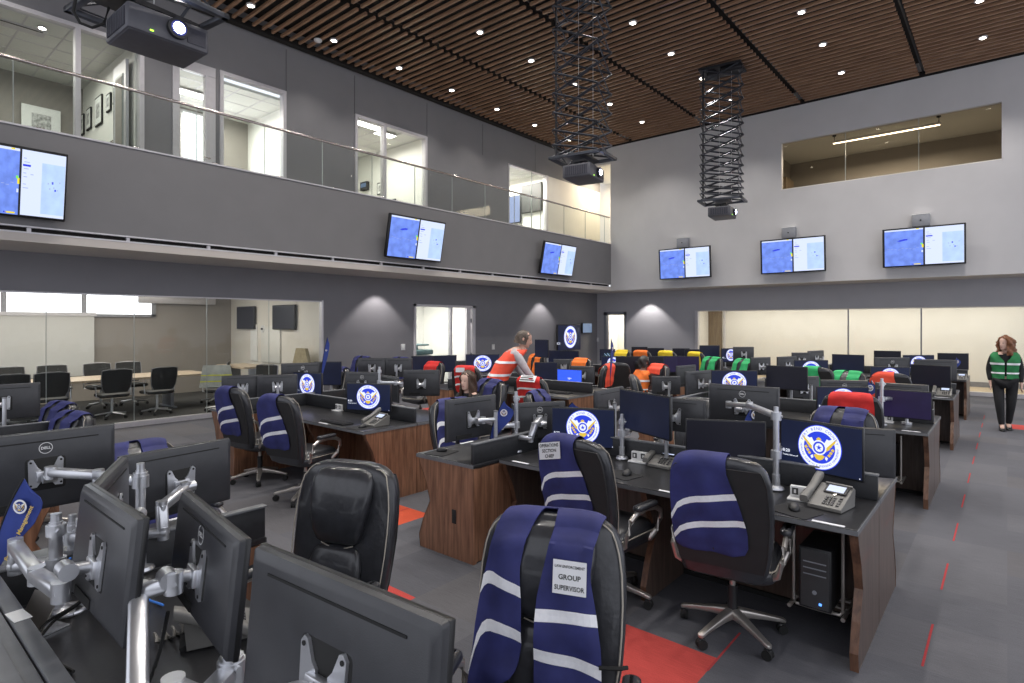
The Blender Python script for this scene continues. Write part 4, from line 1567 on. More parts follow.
def vest_card(parent, rows_s, t0, t1, lines, o=.034, sign=1, sizes=None, flip=False, label=None, key=None):
    """white card with dark lettering on the draped cloth"""
    s0, s1 = rows_s
    q = MB()
    A_, B_, C_, D_ = [vest_point(a, sign * b, o, fold=False) for a, b in ((s0, t0), (s1, t0), (s1, t1), (s0, t1))]
    C_ = B_ + D_ - A_
    nrm = (B_ - A_).cross(D_ - A_).normalized()
    if (nrm.y > 0) == (sign > 0):
        nrm = -nrm
    q.poly([A_, B_, C_, D_], 'card')
    q.poly([p_ - nrm * .004 for p_ in (A_, B_, C_, D_)], 'white_pl')
    n = len(lines)
    W = abs(s1 - s0)
    for i, ln in enumerate(lines):
        size = (sizes[i] if sizes else min((t1 - t0) / n * .95, W / max(4, len(ln)) * 1.45))
        vs, fs = text_faces(ln, size, bold=size * .022)
        wd = max([v.x for v in vs] or [1]) * 2
        k_ = min(1, W * .90 / wd) if vs else 1
        tm = (i + .58) / (n + .16)
        # seen from the rear (sign 1) s grows to the viewer's right; from the seat side it grows to the left
        ex = (B_ - A_) / (s1 - s0) * (1 if sign > 0 else -1)
        ez = (A_ - D_).normalized()
        c0 = A_ + (B_ - A_) * .5 + (D_ - A_) * tm
        q.add([c0 + ex * (v.x * k_) + ez * v.y + nrm * .0012 for v in vs], fs, 'ink')
    c = q.build('name_card', parent, 0)
    if label:
        c['label'] = label
    return c

REAR = [(.0, -.225, .055), (.06, -.245, .05), (.14, -.255, .055), (.22, -.258, .08), (.34, -.258, .12), (.46, -.252, .15), (.54, -.235, .15), (.585, -.20, .13), (.605, -.14, .07)]
REAR_WIDE = [(.0, -.16, .16), (.06, -.19, .19), (.15, -.20, .20), (.30, -.20, .20), (.42, -.19, .19), (.46, -.15, .15)]
FRONT_P = [(.0, .03, .175), (.06, .055, .20), (.13, .085, .225), (.22, .10, .25), (.34, .09, .275), (.48, .085, .29), (.56, .10, .285), (.60, .13, .26), (.615, .17, .22)]
FRONT_N = [(.0, -.20, -.02), (.06, -.185, -.02), (.13, -.165, -.005), (.22, -.155, .015), (.32, -.175, .035), (.45, -.195, .04), (.60, -.20, .035), (.66, -.17, .02), (.68, -.12, -.02)]
COLLAR = [(.0, -.20, .175), (.05, -.19, .17), (.12, -.15, .15), (.2, -.13, .13)]

def vest(label, ch, style, colour, bands=True, card=None, group=None, tape='reflect'):
    t = thing('safety_vest', label, 'safety vest', ch.location, ch.rotation_euler[2], group)
    t.scale = ch.scale
    key = 'v_%s_%s' % (style, colour)
    if style == 'rear':
        def mk():
            q = MB(); vest_sheet(q, REAR, colour)
            vest_sheet(q, [(0, -.225, .055), (.10, -.22, .05), (.25, -.2, .03)], colour, sign=-1, nt=12, ns=8)
            return q
        inst(key, mk, 'cloth', t, .9)
        if bands:
            for i, (a, b, sl) in enumerate(((.285, .318, -.07), (.43, .463, -.07))):
                inst('b_%s_%d_%s' % (style, i, tape), lambda: vest_band(REAR, a, b, tape, slope=sl), 'reflective_stripe', t, 0)
    elif style == 'wide':
        def mk():
            q = MB(); vest_sheet(q, REAR_WIDE, colour)
            vest_sheet(q, [(0, -.16, .16), (.10, -.18, .18), (.22, -.17, .17)], colour, sign=-1, nt=12, ns=8)
            return q
        inst(key, mk, 'cloth', t, .9)
        if bands:
            for i, (a, b) in enumerate(((.20, .225), (.32, .345))):
                inst('b_%s_%d_%s' % (style, i, tape), lambda: vest_band(REAR_WIDE, a, b, tape), 'reflective_stripe', t, 0)
    elif style == 'front':
        def mk():
            q = MB()
            vest_sheet(q, FRONT_P, colour, sign=-1)
            vest_sheet(q, FRONT_N, colour, sign=-1)
            vest_sheet(q, COLLAR, colour, sign=1, nt=10)
            return q
        inst(key, mk, 'cloth', t, .9)
        if bands:
            for i, (rows, a, b, sl) in enumerate(((FRONT_P, .25, .288, -.075), (FRONT_P, .405, .443, -.07), (FRONT_N, .35, .388, .012), (FRONT_N, .50, .538, -.03))):
                inst('b_%s_%d_%s' % (style, i, tape), lambda: vest_band(rows, a, b, tape, sign=-1, slope=sl), 'reflective_stripe', t, 0)
    if card:
        card(t)
    return t


# ---- desk things ---------------------------------------------------------------------------
def phone_body():
    q = MB()
    q.prism([(-.11, 0), (.10, 0), (.10, .085), (.085, .10), (-.10, .018)], -.10, .10, 'phone_pl', 'x')
    return q
def phone(label, x, y, z, yaw, group=None):
    t = thing('desk_phone', label, 'telephone', (x, y, z), yaw, group)
    def body():
        q = MB()
        q.prism([(-.11, .004), (.09, .004), (.10, .10), (.085, .112), (-.11, .022)], -.06, .125, 'phone_pl', 'x')
        q.box((.03, .05, .03), (.16, .10, .05), 'rubber', T=Matrix.Rotation(-.4, 4, 'X'))
        return q
    inst('ph_body', body, 'body', t, .5)
    A = math.atan2(.09, .195)
    def on(u, v):   # point on the sloped face: u across, v up the slope
        return Vector((u, -.11 + v * math.cos(A), .022 + v * math.sin(A)))
    TT = Matrix.Translation(Vector((0, -.11, .022))) @ Matrix.Rotation(A, 4, 'X')
    def disp():
        q = MB(); q.box((.045, .165, .004), (.125, .075, .012), 'black_pl', T=TT, b=.003); q.box((.045, .165, .011), (.095, .055, .003), 's_pale', T=TT)
        q.box((.045, .207, .010), (.15, .012, .014), 'phone_pl', T=TT, b=.003)
        return q
    inst('ph_disp', disp, 'display', t, .5)
    def keys():
        q = MB()
        for i in range(3):
            for j in range(4):
                q.box((.02 + i * .022, .03 + j * .020, .003), (.015, .012, .006), 'key_dark', T=TT)
        for j in range(4):
            q.box((.095, .03 + j * .022, .003), (.016, .012, .006), 'key_dark', T=TT)
        q.cyl(TT @ Vector((.05, .118, 0)), TT @ Vector((.05, .118, .006)), .010, 'chair_metal', n=14)
        for i in range(4):
            q.box((.01 + i * .024, .123 + .005, .003), (.014, .006, .005), 'key_dark', T=TT)
        return q
    inst('ph_keys', keys, 'keypad', t, 0)
    def hs():
        q = MB()
        pts = [(-.085, -.015 + .23 * k / 10, 0) for k in range(11)]
        hh = [.052, .056, .054, .046, .040, .038, .040, .046, .054, .056, .052]
        L = []
        for (a, b, c), z in zip(pts, hh):
            zz = .045 + (b + .0) * .46 + (z - .04) * .3
            L.append([(a + u, b - .09, zz + v) for u, v in rrect(.024, z * .38, .012, 3)])
        q.loft(L, 'phone_pl')
        return q
    inst('ph_hs', hs, 'handset', t, .9)
    return t

def keyboard(label, x, y, z, yaw, group=None):
    t = thing('keyboard', label, 'keyboard', (x, y, z), yaw, group)
    def body():
        q = MB(); q.box((0, 0, .010), (.44, .14, .018), 'black_pl', b=.005); return q
    def keys():
        q = MB()
        for r in range(5):
            for c in range(20):
                q.box((-.205 + c * .0216, -.050 + r * .0225, .0225), (.018, .018, .007), 'key_cap')
        return q
    inst('kb_b', body, 'base', t, .5)
    inst('kb_k', keys, 'key_bank', t, 0)
    return t

def mouse(label, x, y, z, yaw, group=None):
    t = thing('computer_mouse', label, 'mouse', (x, y, z), yaw, group)
    def body():
        q = MB()
        L = []
        for z_, k in ((.0, .88), (.008, 1), (.018, .96), (.028, .78), (.034, .5), (.036, .2)):
            L.append([(.031 * k * math.cos(a), .052 * k * math.sin(a) * (1.0), z_ + .004 * math.sin(a)) for a in [2 * PI * i / 20 for i in range(20)]])
        q.loft(L, 'black_pl')
        return q
    def wheel():
        q = MB(); q.cyl((-.004, .028, .028), (.004, .028, .028), .009, 'rubber', n=12); return q
    inst('ms_b', body, 'body', t, .9)
    inst('ms_w', wheel, 'scroll_wheel', t, .9)
    return t

def mouse_pad(label, x, y, z, yaw, group=None):
    q = MB(); q.prism(rrect(.12, .10, .02), 0, .004, 'cloth_mat', 'z')
    o = q.build('mouse_mat', None, .5); o.location = (x, y, z); o.rotation_euler = (0, 0, yaw)
    return tag(o, label, 'mouse mat', group)

def outlet_box(label, x, y, z, yaw, group=None):
    t = thing('outlet_box', label, 'outlet box', (x, y, z), yaw, group)
    def b1():
        q = MB()
        q.box((0, 0, .006), (.15, .09, .012), 'white_pl', b=.003)
        q.box((0, .02, .045), (.13, .035, .07), 'white_pl', b=.004)
        return q
    def b2():
        q = MB()
        q.box((0, .0, .05), (.034, .008, .04), 'key_dark')
        q.box((0, -.004, .05), (.012, .004, .022), 'white_pl')
        return q
    inst('ob1', b1, 'housing', t, .5)
    for s in (-.035, .035):
        inst('ob2', b2, 'socket', t, 0, (s, 0, 0))
    return t

def flag(label, x, y, z, yaw, H=.52, lean=.16, base=True, text=False, group=None, w=.13):
    """small feather banner on a stand"""
    t = thing('feather_flag', label, 'flag', (x, y, z), yaw, group)
    def edge(u):      # pole curve, bending over at the top
        return (-.0 + lean * u ** 2.2, u * H)
    n = 16
    q = MB()
    if base:
        q.lathe([(.045, 0), (.045, .006), (.012, .014), (.005, .03)], 'alu', n=20)
        q.build('foot', t)
    q = MB()
    pts = [(edge(k / n)[0], 0, .01 + edge(k / n)[1]) for k in range(n + 1)]
    q.tube(pts, .0042, 'rubber', n=6)
    q.build('pole', t)
    q = MB()
    L = []
    for k in range(n + 1):
        u = .22 + .78 * k / n
        a, b = edge(u)
        ww = w * min(1, (u - .18) * 1.9) * (1 if u < .82 else max(.04, math.sqrt(max(0, 1 - ((u - .82) / .185) ** 2))))
        wv = .006 * math.sin(9 * u)
        L.append([(a + .003, -.0015, .01 + b), (a + ww * .5, wv - .0015, .01 + b - .02 * u), (a + ww, -.0015, .01 + b - .05 * u),
                  (a + ww, .0015, .01 + b - .05 * u), (a + ww * .5, wv + .0015, .01 + b - .02 * u), (a + .003, .0015, .01 + b)])
    q.loft(L, 'blue_flag')
    c = q.build('banner', t, .9)
    q = MB()
    a, b = edge(.80)
    seal(q, a + w * .42, b - .0, w * .25, -.012, False, 'v')
    q.build('emblem', t, 0)
    if text:
        q = MB()
        vs, fs = text_faces('Emergency Management', .024, 'CENTER', .0006)
        ang = R(64)
        a, b = edge(.56)
        for i, v in enumerate(vs):
            pass
        q.add([(a + w * .78 + v.x * math.cos(ang) - v.y * math.sin(ang), -.013, b + .01 + v.x * math.sin(ang) + v.y * math.cos(ang)) for v in vs], fs, 'gold')
        q.build('lettering', t, 0)
    return t

def tower(label, x, y, z, yaw, group=None, holder=True):
    t = thing('computer_tower', label, 'computer', (x, y, z), yaw, group)
    def c1():
        q = MB(); q.box((0, 0, .175), (.17, .34, .35), 'black_pl', b=.006); return q
    def c2():
        q = MB()
        q.box((0, -.173, .175), (.15, .008, .33), 'key_dark', b=.003)
        for i in range(3):
            q.box((0, -.178, .27 - i * .035), (.12, .004, .006), 'grey_pl')
        q.cyl((0, -.178, .10), (0, -.181, .10), .012, 'grey_pl', n=16)
        q.box((0.03, -.179, .04), (.014, .004, .012), 'led_blue')
        return q
    inst('tw1', c1, 'case', t, .5)
    inst('tw2', c2, 'front_panel', t, 0)
    if holder:
        def c3():
            q = MB()
            for s in (-.13, .13):
                q.tube([(s, -.10, .46), (s, -.10, .0), (s * .9, -.10, -.02), (0, -.10, -.025)], .010, 'chair_metal' if s < 0 else 'chair_metal', n=8)
            for s in (-.14, .14):
                q.tube([(s, -.16, -.02), (s, .16, -.02)], .012, 'chair_metal', n=8)
            q.box((0, 0, -.012), (.28, .06, .01), 'chair_metal')
            q.box((0, .1, -.012), (.28, .04, .01), 'chair_metal')
            return q
        inst('tw3', c3, 'hanging_rack', t, .5)
    return t


# ---- consoles -------------------------------------------------------------------------------
def console(label, x0, x1, yfront, depth, rot=0, origin=None, riser=True, panels=None, group=None, riser_h=.15, wood_m='walnut', end=(True, True), outlet=None):
    """runs along local x from 0 to L; user side at local y = 0, spine at y = depth"""
    L = x1 - x0
    t = thing('console_desk', label, 'desk', origin or (x0, yfront, 0), rot, group)
    q = MB()
    q.box((L / 2, depth / 2, .752), (L, depth, .032), 'desk_top', b=.004)
    q.build('worktop', t)
    q = MB()
    q.box((L / 2, .002, .75), (L, .006, .026), 'desk_edge')
    if end[0]:
        q.box((-.001, depth / 2, .75), (.006, depth, .026), 'desk_edge')
    if end[1]:
        q.box((L + .001, depth / 2, .75), (.006, depth, .026), 'desk_edge')
    for k in range(int(L / 1.25) + 1):
        xx = min(L - .14, .2 + k * 1.25)
        q.box((xx, .02, .7695), (.16, .022, .003), 'reflect')
    q.build('edge_trim', t, 0)
    # hourglass-shaped support panels
    D = depth
    ol = [(.05, 0), (.035, .10), (.09, .25), (.17, .40), (.12, .55), (.05, .68), (.03, .735), (D, .735), (D, 0)]
    xs = panels if panels is not None else [.02, L * .5, L - .02]
    for xx in xs:
        q = MB()
        q.prism(ol, xx - .018, xx + .018, wood_m, 'x')
        p = q.build('support_panel', t, .4)
        q = MB()
        pr = [(a, b) for a, b in ol[:7]]
        for (a, b), (c, d) in zip(pr[:-1], pr[1:]):
            q.add([(xx - .021, a - .003, b), (xx + .021, a - .003, b), (xx + .021, c - .003, d), (xx - .021, c - .003, d)], [(0, 1, 2, 3)], 'walnut_band')
        q.build('edge_band', p, 0)
    q = MB()
    q.box((L / 2, D - .02, .37), (L - .04, .03, .72), wood_m)
    q.build('back_panel', t, 0)
    q = MB()
    q.box((L / 2, D - .06, .015), (L - .06, .02, .03), 'rubber')
    q.build('plinth', t, 0)
    if riser:
        q = MB()
        q.box((L / 2, D - .015, .768 + riser_h / 2), (L - .01, .03, riser_h), 'riser', b=.003)
        q.build('riser_panel', t)
        q = MB()
        q.box((L / 2, D - .015, .768 + riser_h + .005), (L, .045, .012), 'desk_edge', b=.003)
        q.build('riser_cap', t)
    if outlet:
        q = MB(); q.box((outlet[0], outlet[1], outlet[2]), (outlet[3], outlet[4], .11), 'ink', b=.004)
        q.build('cable_outlet', t)
    return t


# ---- big wall displays -------------------------------------------------------------------------
def wall_tv_screen():
    q = MB()
    w, h, y = 1.60, .90, -.035
    scr_base(q, w, h, y, 'bezel')
    q.box((-.385, y - .002, -.02), (.79, .002, .86), 'map_blue')
    q.box((-.385, y - .002, .425), (.79, .0025, .035), 'map_white')
    q.box((.42, y - .002, 0), (.745, .002, .885), 'map_white')
    q.box((.585, y - .0035, -.05), (.40, .002, .70), 'map_pale')
    e = y - .005
    q.add([(a, e, b) for a, b in ((-.52, .16), (-.44, .19), (-.36, .205), (-.30, .20), (-.31, .17), (-.38, .16), (-.46, .145))], [tuple(range(7))], 'map_ink')
    q.box((.13, e, .235), (.13, .002, .028), 'map_ink')
    for i, (a, b, c) in enumerate(((.10, .33, .05), (.13, .28, .09), (.12, .19, .08), (.10, .13, .05), (.11, .08, .06), (.22, .12, .05), (.10, -.02, .05), (.12, -.07, .09))):
        q.box((a, e, b), (c, .002, .012), 'map_grey')
    for a, b in ((.56, .05), (.60, -.02), (.66, -.05), (.53, -.04), (.70, .06), (.50, .03)):
        q.box((a, e, b), (.022, .002, .022), 'map_grey')
    q.box((.575, e, .045), (.028, .002, .035), 'map_ink')
    q.box((.625, e, -.055), (.026, .002, .028), 'map_ink')
    q.box((-.02, e, .06), (.04, .002, .04), 'map_green')
    q.box((.0, e, .01), (.035, .002, .08), 'map_yellow')
    q.box((-.01, e, -.12), (.03, .002, .05), 'map_white')
    q.box((-.12, e, -.425), (.16, .002, .022), 'map_yellow')
    q.box((-.20, e, -.425), (.05, .002, .022), 'map_ink')
    q.box((-.10, e, .43), (.06, .002, .02), 'map_yellow')
    for i in range(9):
        a = -.70 + i * .075
        q.box((a, e, -.02 - .012 * ((i * 5) % 4)), (.05, .002, .006), 'map_grey')
    return q
def wall_tv(label, loc, yaw, tilt, camera=False, wide=1.66, tall=.96, cam_label=None):
    t = thing('wall_display', label, 'display', loc, yaw, 'map displays mounted around the hall')
    S = (wide / 1.66, 1, tall / .96)
    def hs():
        q = MB(); q.box((0, .0, 0), (1.66, .06, .96), 'bezel', b=.012); q.box((0, .05, 0), (1.2, .06, .6), 'black_pl', b=.02); return q
    def mt():
        q = MB(); q.box((0, .12, .05), (.5, .03, .4), 'black_iron'); q.box((0, .09, .10), (.10, .10, .10), 'black_iron'); return q
    a = inst('tv_h', hs, 'housing', t, .5, (0, 0, 0), (tilt, 0, 0)); a.scale = S
    b = inst('tv_s', wall_tv_screen, 'screen', t, 0, (0, 0, 0), (tilt, 0, 0)); b.scale = S
    inst('tv_m', mt, 'wall_mount', t, .5)
    return t


# ---- projector lifts ----------------------------------------------------------------------------
def projector_lift(label, x, y, zplat, rot, n=9, w=.86, d=.60, ceil=ZC, spread=None):
    t = thing('projector_lift', label, 'projector lift', (x, y, zplat), rot)
    H = ceil - .04 - zplat
    q = MB()
    for sy in (-1, 1):
        q.box((0, sy * (d / 2 + .02), .0), (w + .16, .06, .05), 'lift_metal', b=.005)
    for sx in (-1, 1):
        q.box((sx * (w / 2 + .05), 0, .0), (.06, d + .1, .05), 'lift_metal', b=.005)
    q.box((0, 0, .0), (.36, d, .03), 'black_iron')
    q.build('platform', t)
    q = MB()
    q.box((0, 0, H - .02), (w + .10, d + .1, .05), 'black_iron')
    q.box((-.22, 0, H - .09), (.22, .34, .10), 'black_iron', b=.01)
    q.cyl((.0, -.2, H - .10), (.5, -.2, H - .10), .06, 'black_iron', n=14)
    q.build('ceiling_plate', t)
    hs = H / n
    fr = spread or [1.0] * n
    tot = sum(fr)
    zz = .03
    for i in range(n):
        h_ = (H - .06) * fr[i] / tot
        q = MB()
        z0, z1 = zz, zz + h_
        for sy in (-1, 1):
            yy = sy * d / 2
            q.tube([(-w / 2, yy, z0), (w / 2, yy, z1)], .020, 'lift_metal', n=4)
            q.tube([(w / 2, yy - .03, z0), (-w / 2, yy - .03, z1)], .020, 'lift_metal', n=4)
        for sx in (-1, 1):
            xx = sx * w / 2
            q.tube([(xx, -d / 2, z0), (xx, d / 2, z1)], .012, 'lift_metal', n=4)
            q.tube([(xx - .03, d / 2, z0), (xx - .03, -d / 2, z1)], .012, 'lift_metal', n=4)
            q.tube([(sx * w / 2, -d / 2, z0), (sx * w / 2, d / 2, z0)], .009, 'lift_metal', n=6)
        q.build('scissor_stage', t, 0)
        zz = z1
    q = MB()
    q.tube([(-w / 2 + .05, -d / 2, .0), (-w / 2 + .05, -d / 2, H)], .020, 'black_iron', n=8)
    q.build('cable_bundle', t)
    for xx in (-.06, .22):
        q = MB()
        q.tube([(xx, -.05, .0), (xx, -.05, H)], .0045, 'alu', n=5)
        q.build('lift_cable', t)
    return t
def projector(label, x, y, z, rot, S=1.0, bright=True):
    t = thing('projector', label, 'projector', (x, y, z), rot)
    t.scale = (S, S, S)
    q = MB()
    q.box((0, 0, 0), (.72, .56, .24), 'proj', b=.02)
    q.box((0, 0, -.122), (.68, .52, .006), 'proj', b=.002)
    q.build('case', t)
    q = MB()
    q.box((.24, -.283, .0), (.17, .008, .15), 'proj_grille')
    q.build('front_vent', t, 0)
    for s in (-1, 1):
        q = MB()
        q.box((s * .363, 0, 0), (.008, .44, .17), 'proj_grille')
        for i in range(10):
            q.box((s * .369, -.2 + i * .044, 0), (.006, .008, .16), 'proj')
        q.build('side_grille', t, 0)
    q = MB()
    q.cyl((.06, -.27, .01), (.06, -.325, .01), .095, 'black_pl', n=28)
    lz = q.build('lens_barrel', t)
    q = MB()
    q.cyl((.06, -.322, .01), (.06, -.330, .01), .070, 'lens_halo', n=28)
    q.cyl((.06, -.328, .01), (.06, -.336, .01), .052, 'lens_glow', n=28)
    q.build('lens', lz)
    q = MB()
    q.box((-.16, -.284, -.085), (.03, .006, .012), 'led_green')
    q.build('indicator', t)
    q = MB()
    for sx in (-.2, .2):
        q.cyl((sx, 0, .12), (sx, 0, .22), .02, 'black_iron')
    q.box((0, 0, .20), (.50, .30, .03), 'black_iron')
    q.build('bracket', t)
    return t
# ================================================================== PEOPLE
def skin_verts(nodes, edges, root, levels=1):
    """nodes: name -> (position, radius or (rx, ry)); returns the grown surface"""
    names = list(nodes)
    me = bpy.data.meshes.new('tmp_skin')
    me.from_pydata([nodes[k][0] for k in names], [(names.index(a), names.index(b)) for a, b in edges], [])
    o = bpy.data.objects.new('tmp_skin', me)
    COL.objects.link(o)
    md = o.modifiers.new('s', 'SKIN')
    md.branch_smoothing = .3
    if not me.skin_vertices:
        bm = bmesh.new(); bm.from_mesh(me); bm.verts.layers.skin.verify(); bm.to_mesh(me); bm.free()
    for i, k in enumerate(names):
        r = nodes[k][1]
        me.skin_vertices[0].data[i].radius = r if isinstance(r, tuple) else (r, r)
        me.skin_vertices[0].data[i].use_root = (k == root)
    sb = o.modifiers.new('d', 'SUBSURF')
    sb.levels = levels
    sb.render_levels = levels
    dg = bpy.context.evaluated_depsgraph_get()
    m2 = bpy.data.meshes.new_from_object(o.evaluated_get(dg))
    vs = [v.co.copy() for v in m2.vertices]
    fs = [tuple(p.vertices) for p in m2.polygons]
    bpy.data.objects.remove(o)
    bpy.data.meshes.remove(me)
    bpy.data.meshes.remove(m2)
    return vs, fs


def add_head(q, c, yaw, m, pitch=0.0, S=1.0):
    """head with nose, ears, eyes and mouth; looks toward local -y turned by yaw; c = centre of the skull"""
    T = Matrix.Translation(Vector(c)) @ Matrix.Rotation(yaw, 4, 'Z') @ Matrix.Rotation(pitch, 4, 'X') @ Matrix.Scale(S, 4)
    L = []
    for z, w, f, b in ((-.120, .020, .060, -.01), (-.112, .036, .080, .02), (-.095, .050, .086, .045), (-.07, .058, .084, .065), (-.045, .063, .086, .080), (-.02, .067, .084, .092),
                       (.0, .070, .083, .098), (.025, .073, .088, .102), (.05, .073, .086, .100), (.075, .066, .074, .088), (.095, .050, .054, .066), (.108, .028, .030, .036), (.112, .006, .008, .008)):
        ring = []
        for k in range(24):
            a = 2 * PI * k / 24
            x = w * math.sin(a)
            y = -f * math.cos(a) if math.cos(a) > 0 else -b * math.cos(a)
            if k in (0,) and -.05 < z < .02:      # nose ridge
                y -= {-.045: .024, -.02: .026, .0: .014}.get(z, 0)
            if k in (1, 23) and -.05 < z < -.01:
                y -= .010
            if k in (2, 3, 21, 22) and z == .0:   # eye sockets
                y += .006
            ring.append((x, y, z))
        L.append(ring)
    q.loft(L, m, T)
    for s in (-1, 1):
        q.loft([[(s * (.069 + u * .012), .012 + (.014 * math.cos(a)) * kk, -.005 + (.028 * math.sin(a)) * kk) for a in [2 * PI * i / 10 for i in range(10)]] for u, kk in ((0, .8), (1, 1), (1.4, .7))], m, T)
        q.loft([[(s * .028 + .011 * kk * math.cos(a), -.078 - dy, .002 + .005 * kk * math.sin(a)) for a in [2 * PI * i / 10 for i in range(10)]] for dy, kk in ((0, 1), (.005, .5))], 'eye', T)
    q.loft([[(.022 * kk * math.cos(a), -.083 - dy, -.068 + .006 * kk * math.sin(a)) for a in [2 * PI * i / 10 for i in range(10)]] for dy, kk in ((0, 1), (.006, .5))], 'lip', T)
    q.cyl(T @ Vector((0, .02, -.10)), Vector((c[0], c[1] + .02, c[2] - .20)), .050, m, .056)
    return T


def hair_mb(c, yaw, m, length, open_=1.0, puff=.018, seed=1, pitch=0.0, S=1.0, wave=.008):
    rn = random.Random(seed)
    T = Matrix.Translation(Vector(c)) @ Matrix.Rotation(yaw, 4, 'Z') @ Matrix.Rotation(pitch, 4, 'X') @ Matrix.Scale(S, 4)
    q = MB()
    zs = [.112 + puff, .100 + puff, .075 + puff * .6, .05, .02, -.01, -.04] + [-.04 - (length) * k / 6 for k in range(1, 7)] if length > 0 else [.112 + puff, .100 + puff, .075 + puff * .6, .05, .02, -.01, -.05, -.08]
    ph = [rn.random() * 6 for _ in range(6)]
    def ringr(z):
        base = [(-.3, .10), (-.12, .085), (-.04, .076), (.0, .078), (.05, .078), (.09, .062), (.112, .036), (.14, .008)]
        for (a, b), (c_, d) in zip(base[:-1], base[1:]):
            if z <= c_:
                k = (z - a) / (c_ - a)
                return b + (d - b) * max(0, k)
        return .008
    n = 26
    outer, inner = [], []
    for z in zs:
        o_, i_ = [], []
        op = 0.0 if z > .088 else (open_ * min(1, (.088 - z) / .03))
        r = ringr(z)
        for k in range(n + 1):
            a = op + (2 * PI - 2 * op) * k / n
            wv = wave * (math.sin(5 * a + ph[0] + z * 40) + math.sin(9 * a + ph[1] - z * 60) * .6 + math.sin(13 * a + z * 95 + ph[2]) * .5)
            rr = r + (puff + wv) * (1 if z < .06 else max(.25, 1 - (z - .06) / .09))
            depth = 1.22 if math.cos(a) < 0 else 1.08
            o_.append((rr * math.sin(a), -rr * depth * math.cos(a) + .012, z))
            ri = max(.003, rr - .03)
            i_.append((ri * math.sin(a), -ri * depth * math.cos(a) + .012, z))
        outer.append(o_)
        inner.append(i_)
    q.loft(outer, m, T, cap=False, closed=False)
    q.loft(inner, m, T, cap=False, closed=False)
    # edges
    for idx in (0, n):
        q.loft([[o_[idx], i_[idx]] for o_, i_ in zip(outer, inner)], m, T, cap=False, closed=False)
    q.loft([outer[0], inner[0]], m, T, cap=False, closed=False)
    q.loft([outer[-1], inner[-1]], m, T, cap=False, closed=False)
    q.add([p for p in outer[0][:-1]], [tuple(range(n))], m, T)
    return q


def hand_nodes(nd, ed, wrist, side, d=(0, -.15, -1), pre='h'):
    w = Vector(nodes_pos(nd, wrist))
    d = Vector(d).normalized()
    sidev = Vector((0, 1, 0)).cross(d).normalized()
    fwd = d.cross(sidev).normalized()
    nd[pre + 'palm'] = (tuple(w + d * .045), (.022, .030))
    nd[pre + 'kn'] = (tuple(w + d * .080), (.014, .034))
    ed += [(wrist, pre + 'palm'), (pre + 'palm', pre + 'kn')]
    for i, l in enumerate((.066, .076, .071, .056)):
        off = fwd * (.026 - i * .0175)
        p0 = w + d * .085 + off
        p1 = p0 + d * l * .55 - sidev * side * .004
        p2 = p0 + d * l * .95 - sidev * side * .016
        for j, p in enumerate((p0, p1, p2)):
            nd['%sf%d%d' % (pre, i, j)] = (tuple(p), .0088 - .001 * j)
        ed += [(pre + 'kn', '%sf%d0' % (pre, i)), ('%sf%d0' % (pre, i), '%sf%d1' % (pre, i)), ('%sf%d1' % (pre, i), '%sf%d2' % (pre, i))]
    p0 = w + d * .030 + fwd * .030
    p1 = p0 + d * .03 + fwd * .022
    p2 = p1 + d * .03 + fwd * .004
    nd[pre + 't0'] = (tuple(p0), .011)
    nd[pre + 't1'] = (tuple(p1), .0095)
    nd[pre + 't2'] = (tuple(p2), .008)
    ed += [(pre + 'palm', pre + 't0'), (pre + 't0', pre + 't1'), (pre + 't1', pre + 't2')]


def nodes_pos(nd, k):
    return nd[k][0]


def grown(nodes, k=0.012, drop=()):
    out = {}
    for n, (p, r) in nodes.items():
        if n in drop:
            continue
        out[n] = (p, (r[0] + k, r[1] + k) if isinstance(r, tuple) else r + k)
    return out


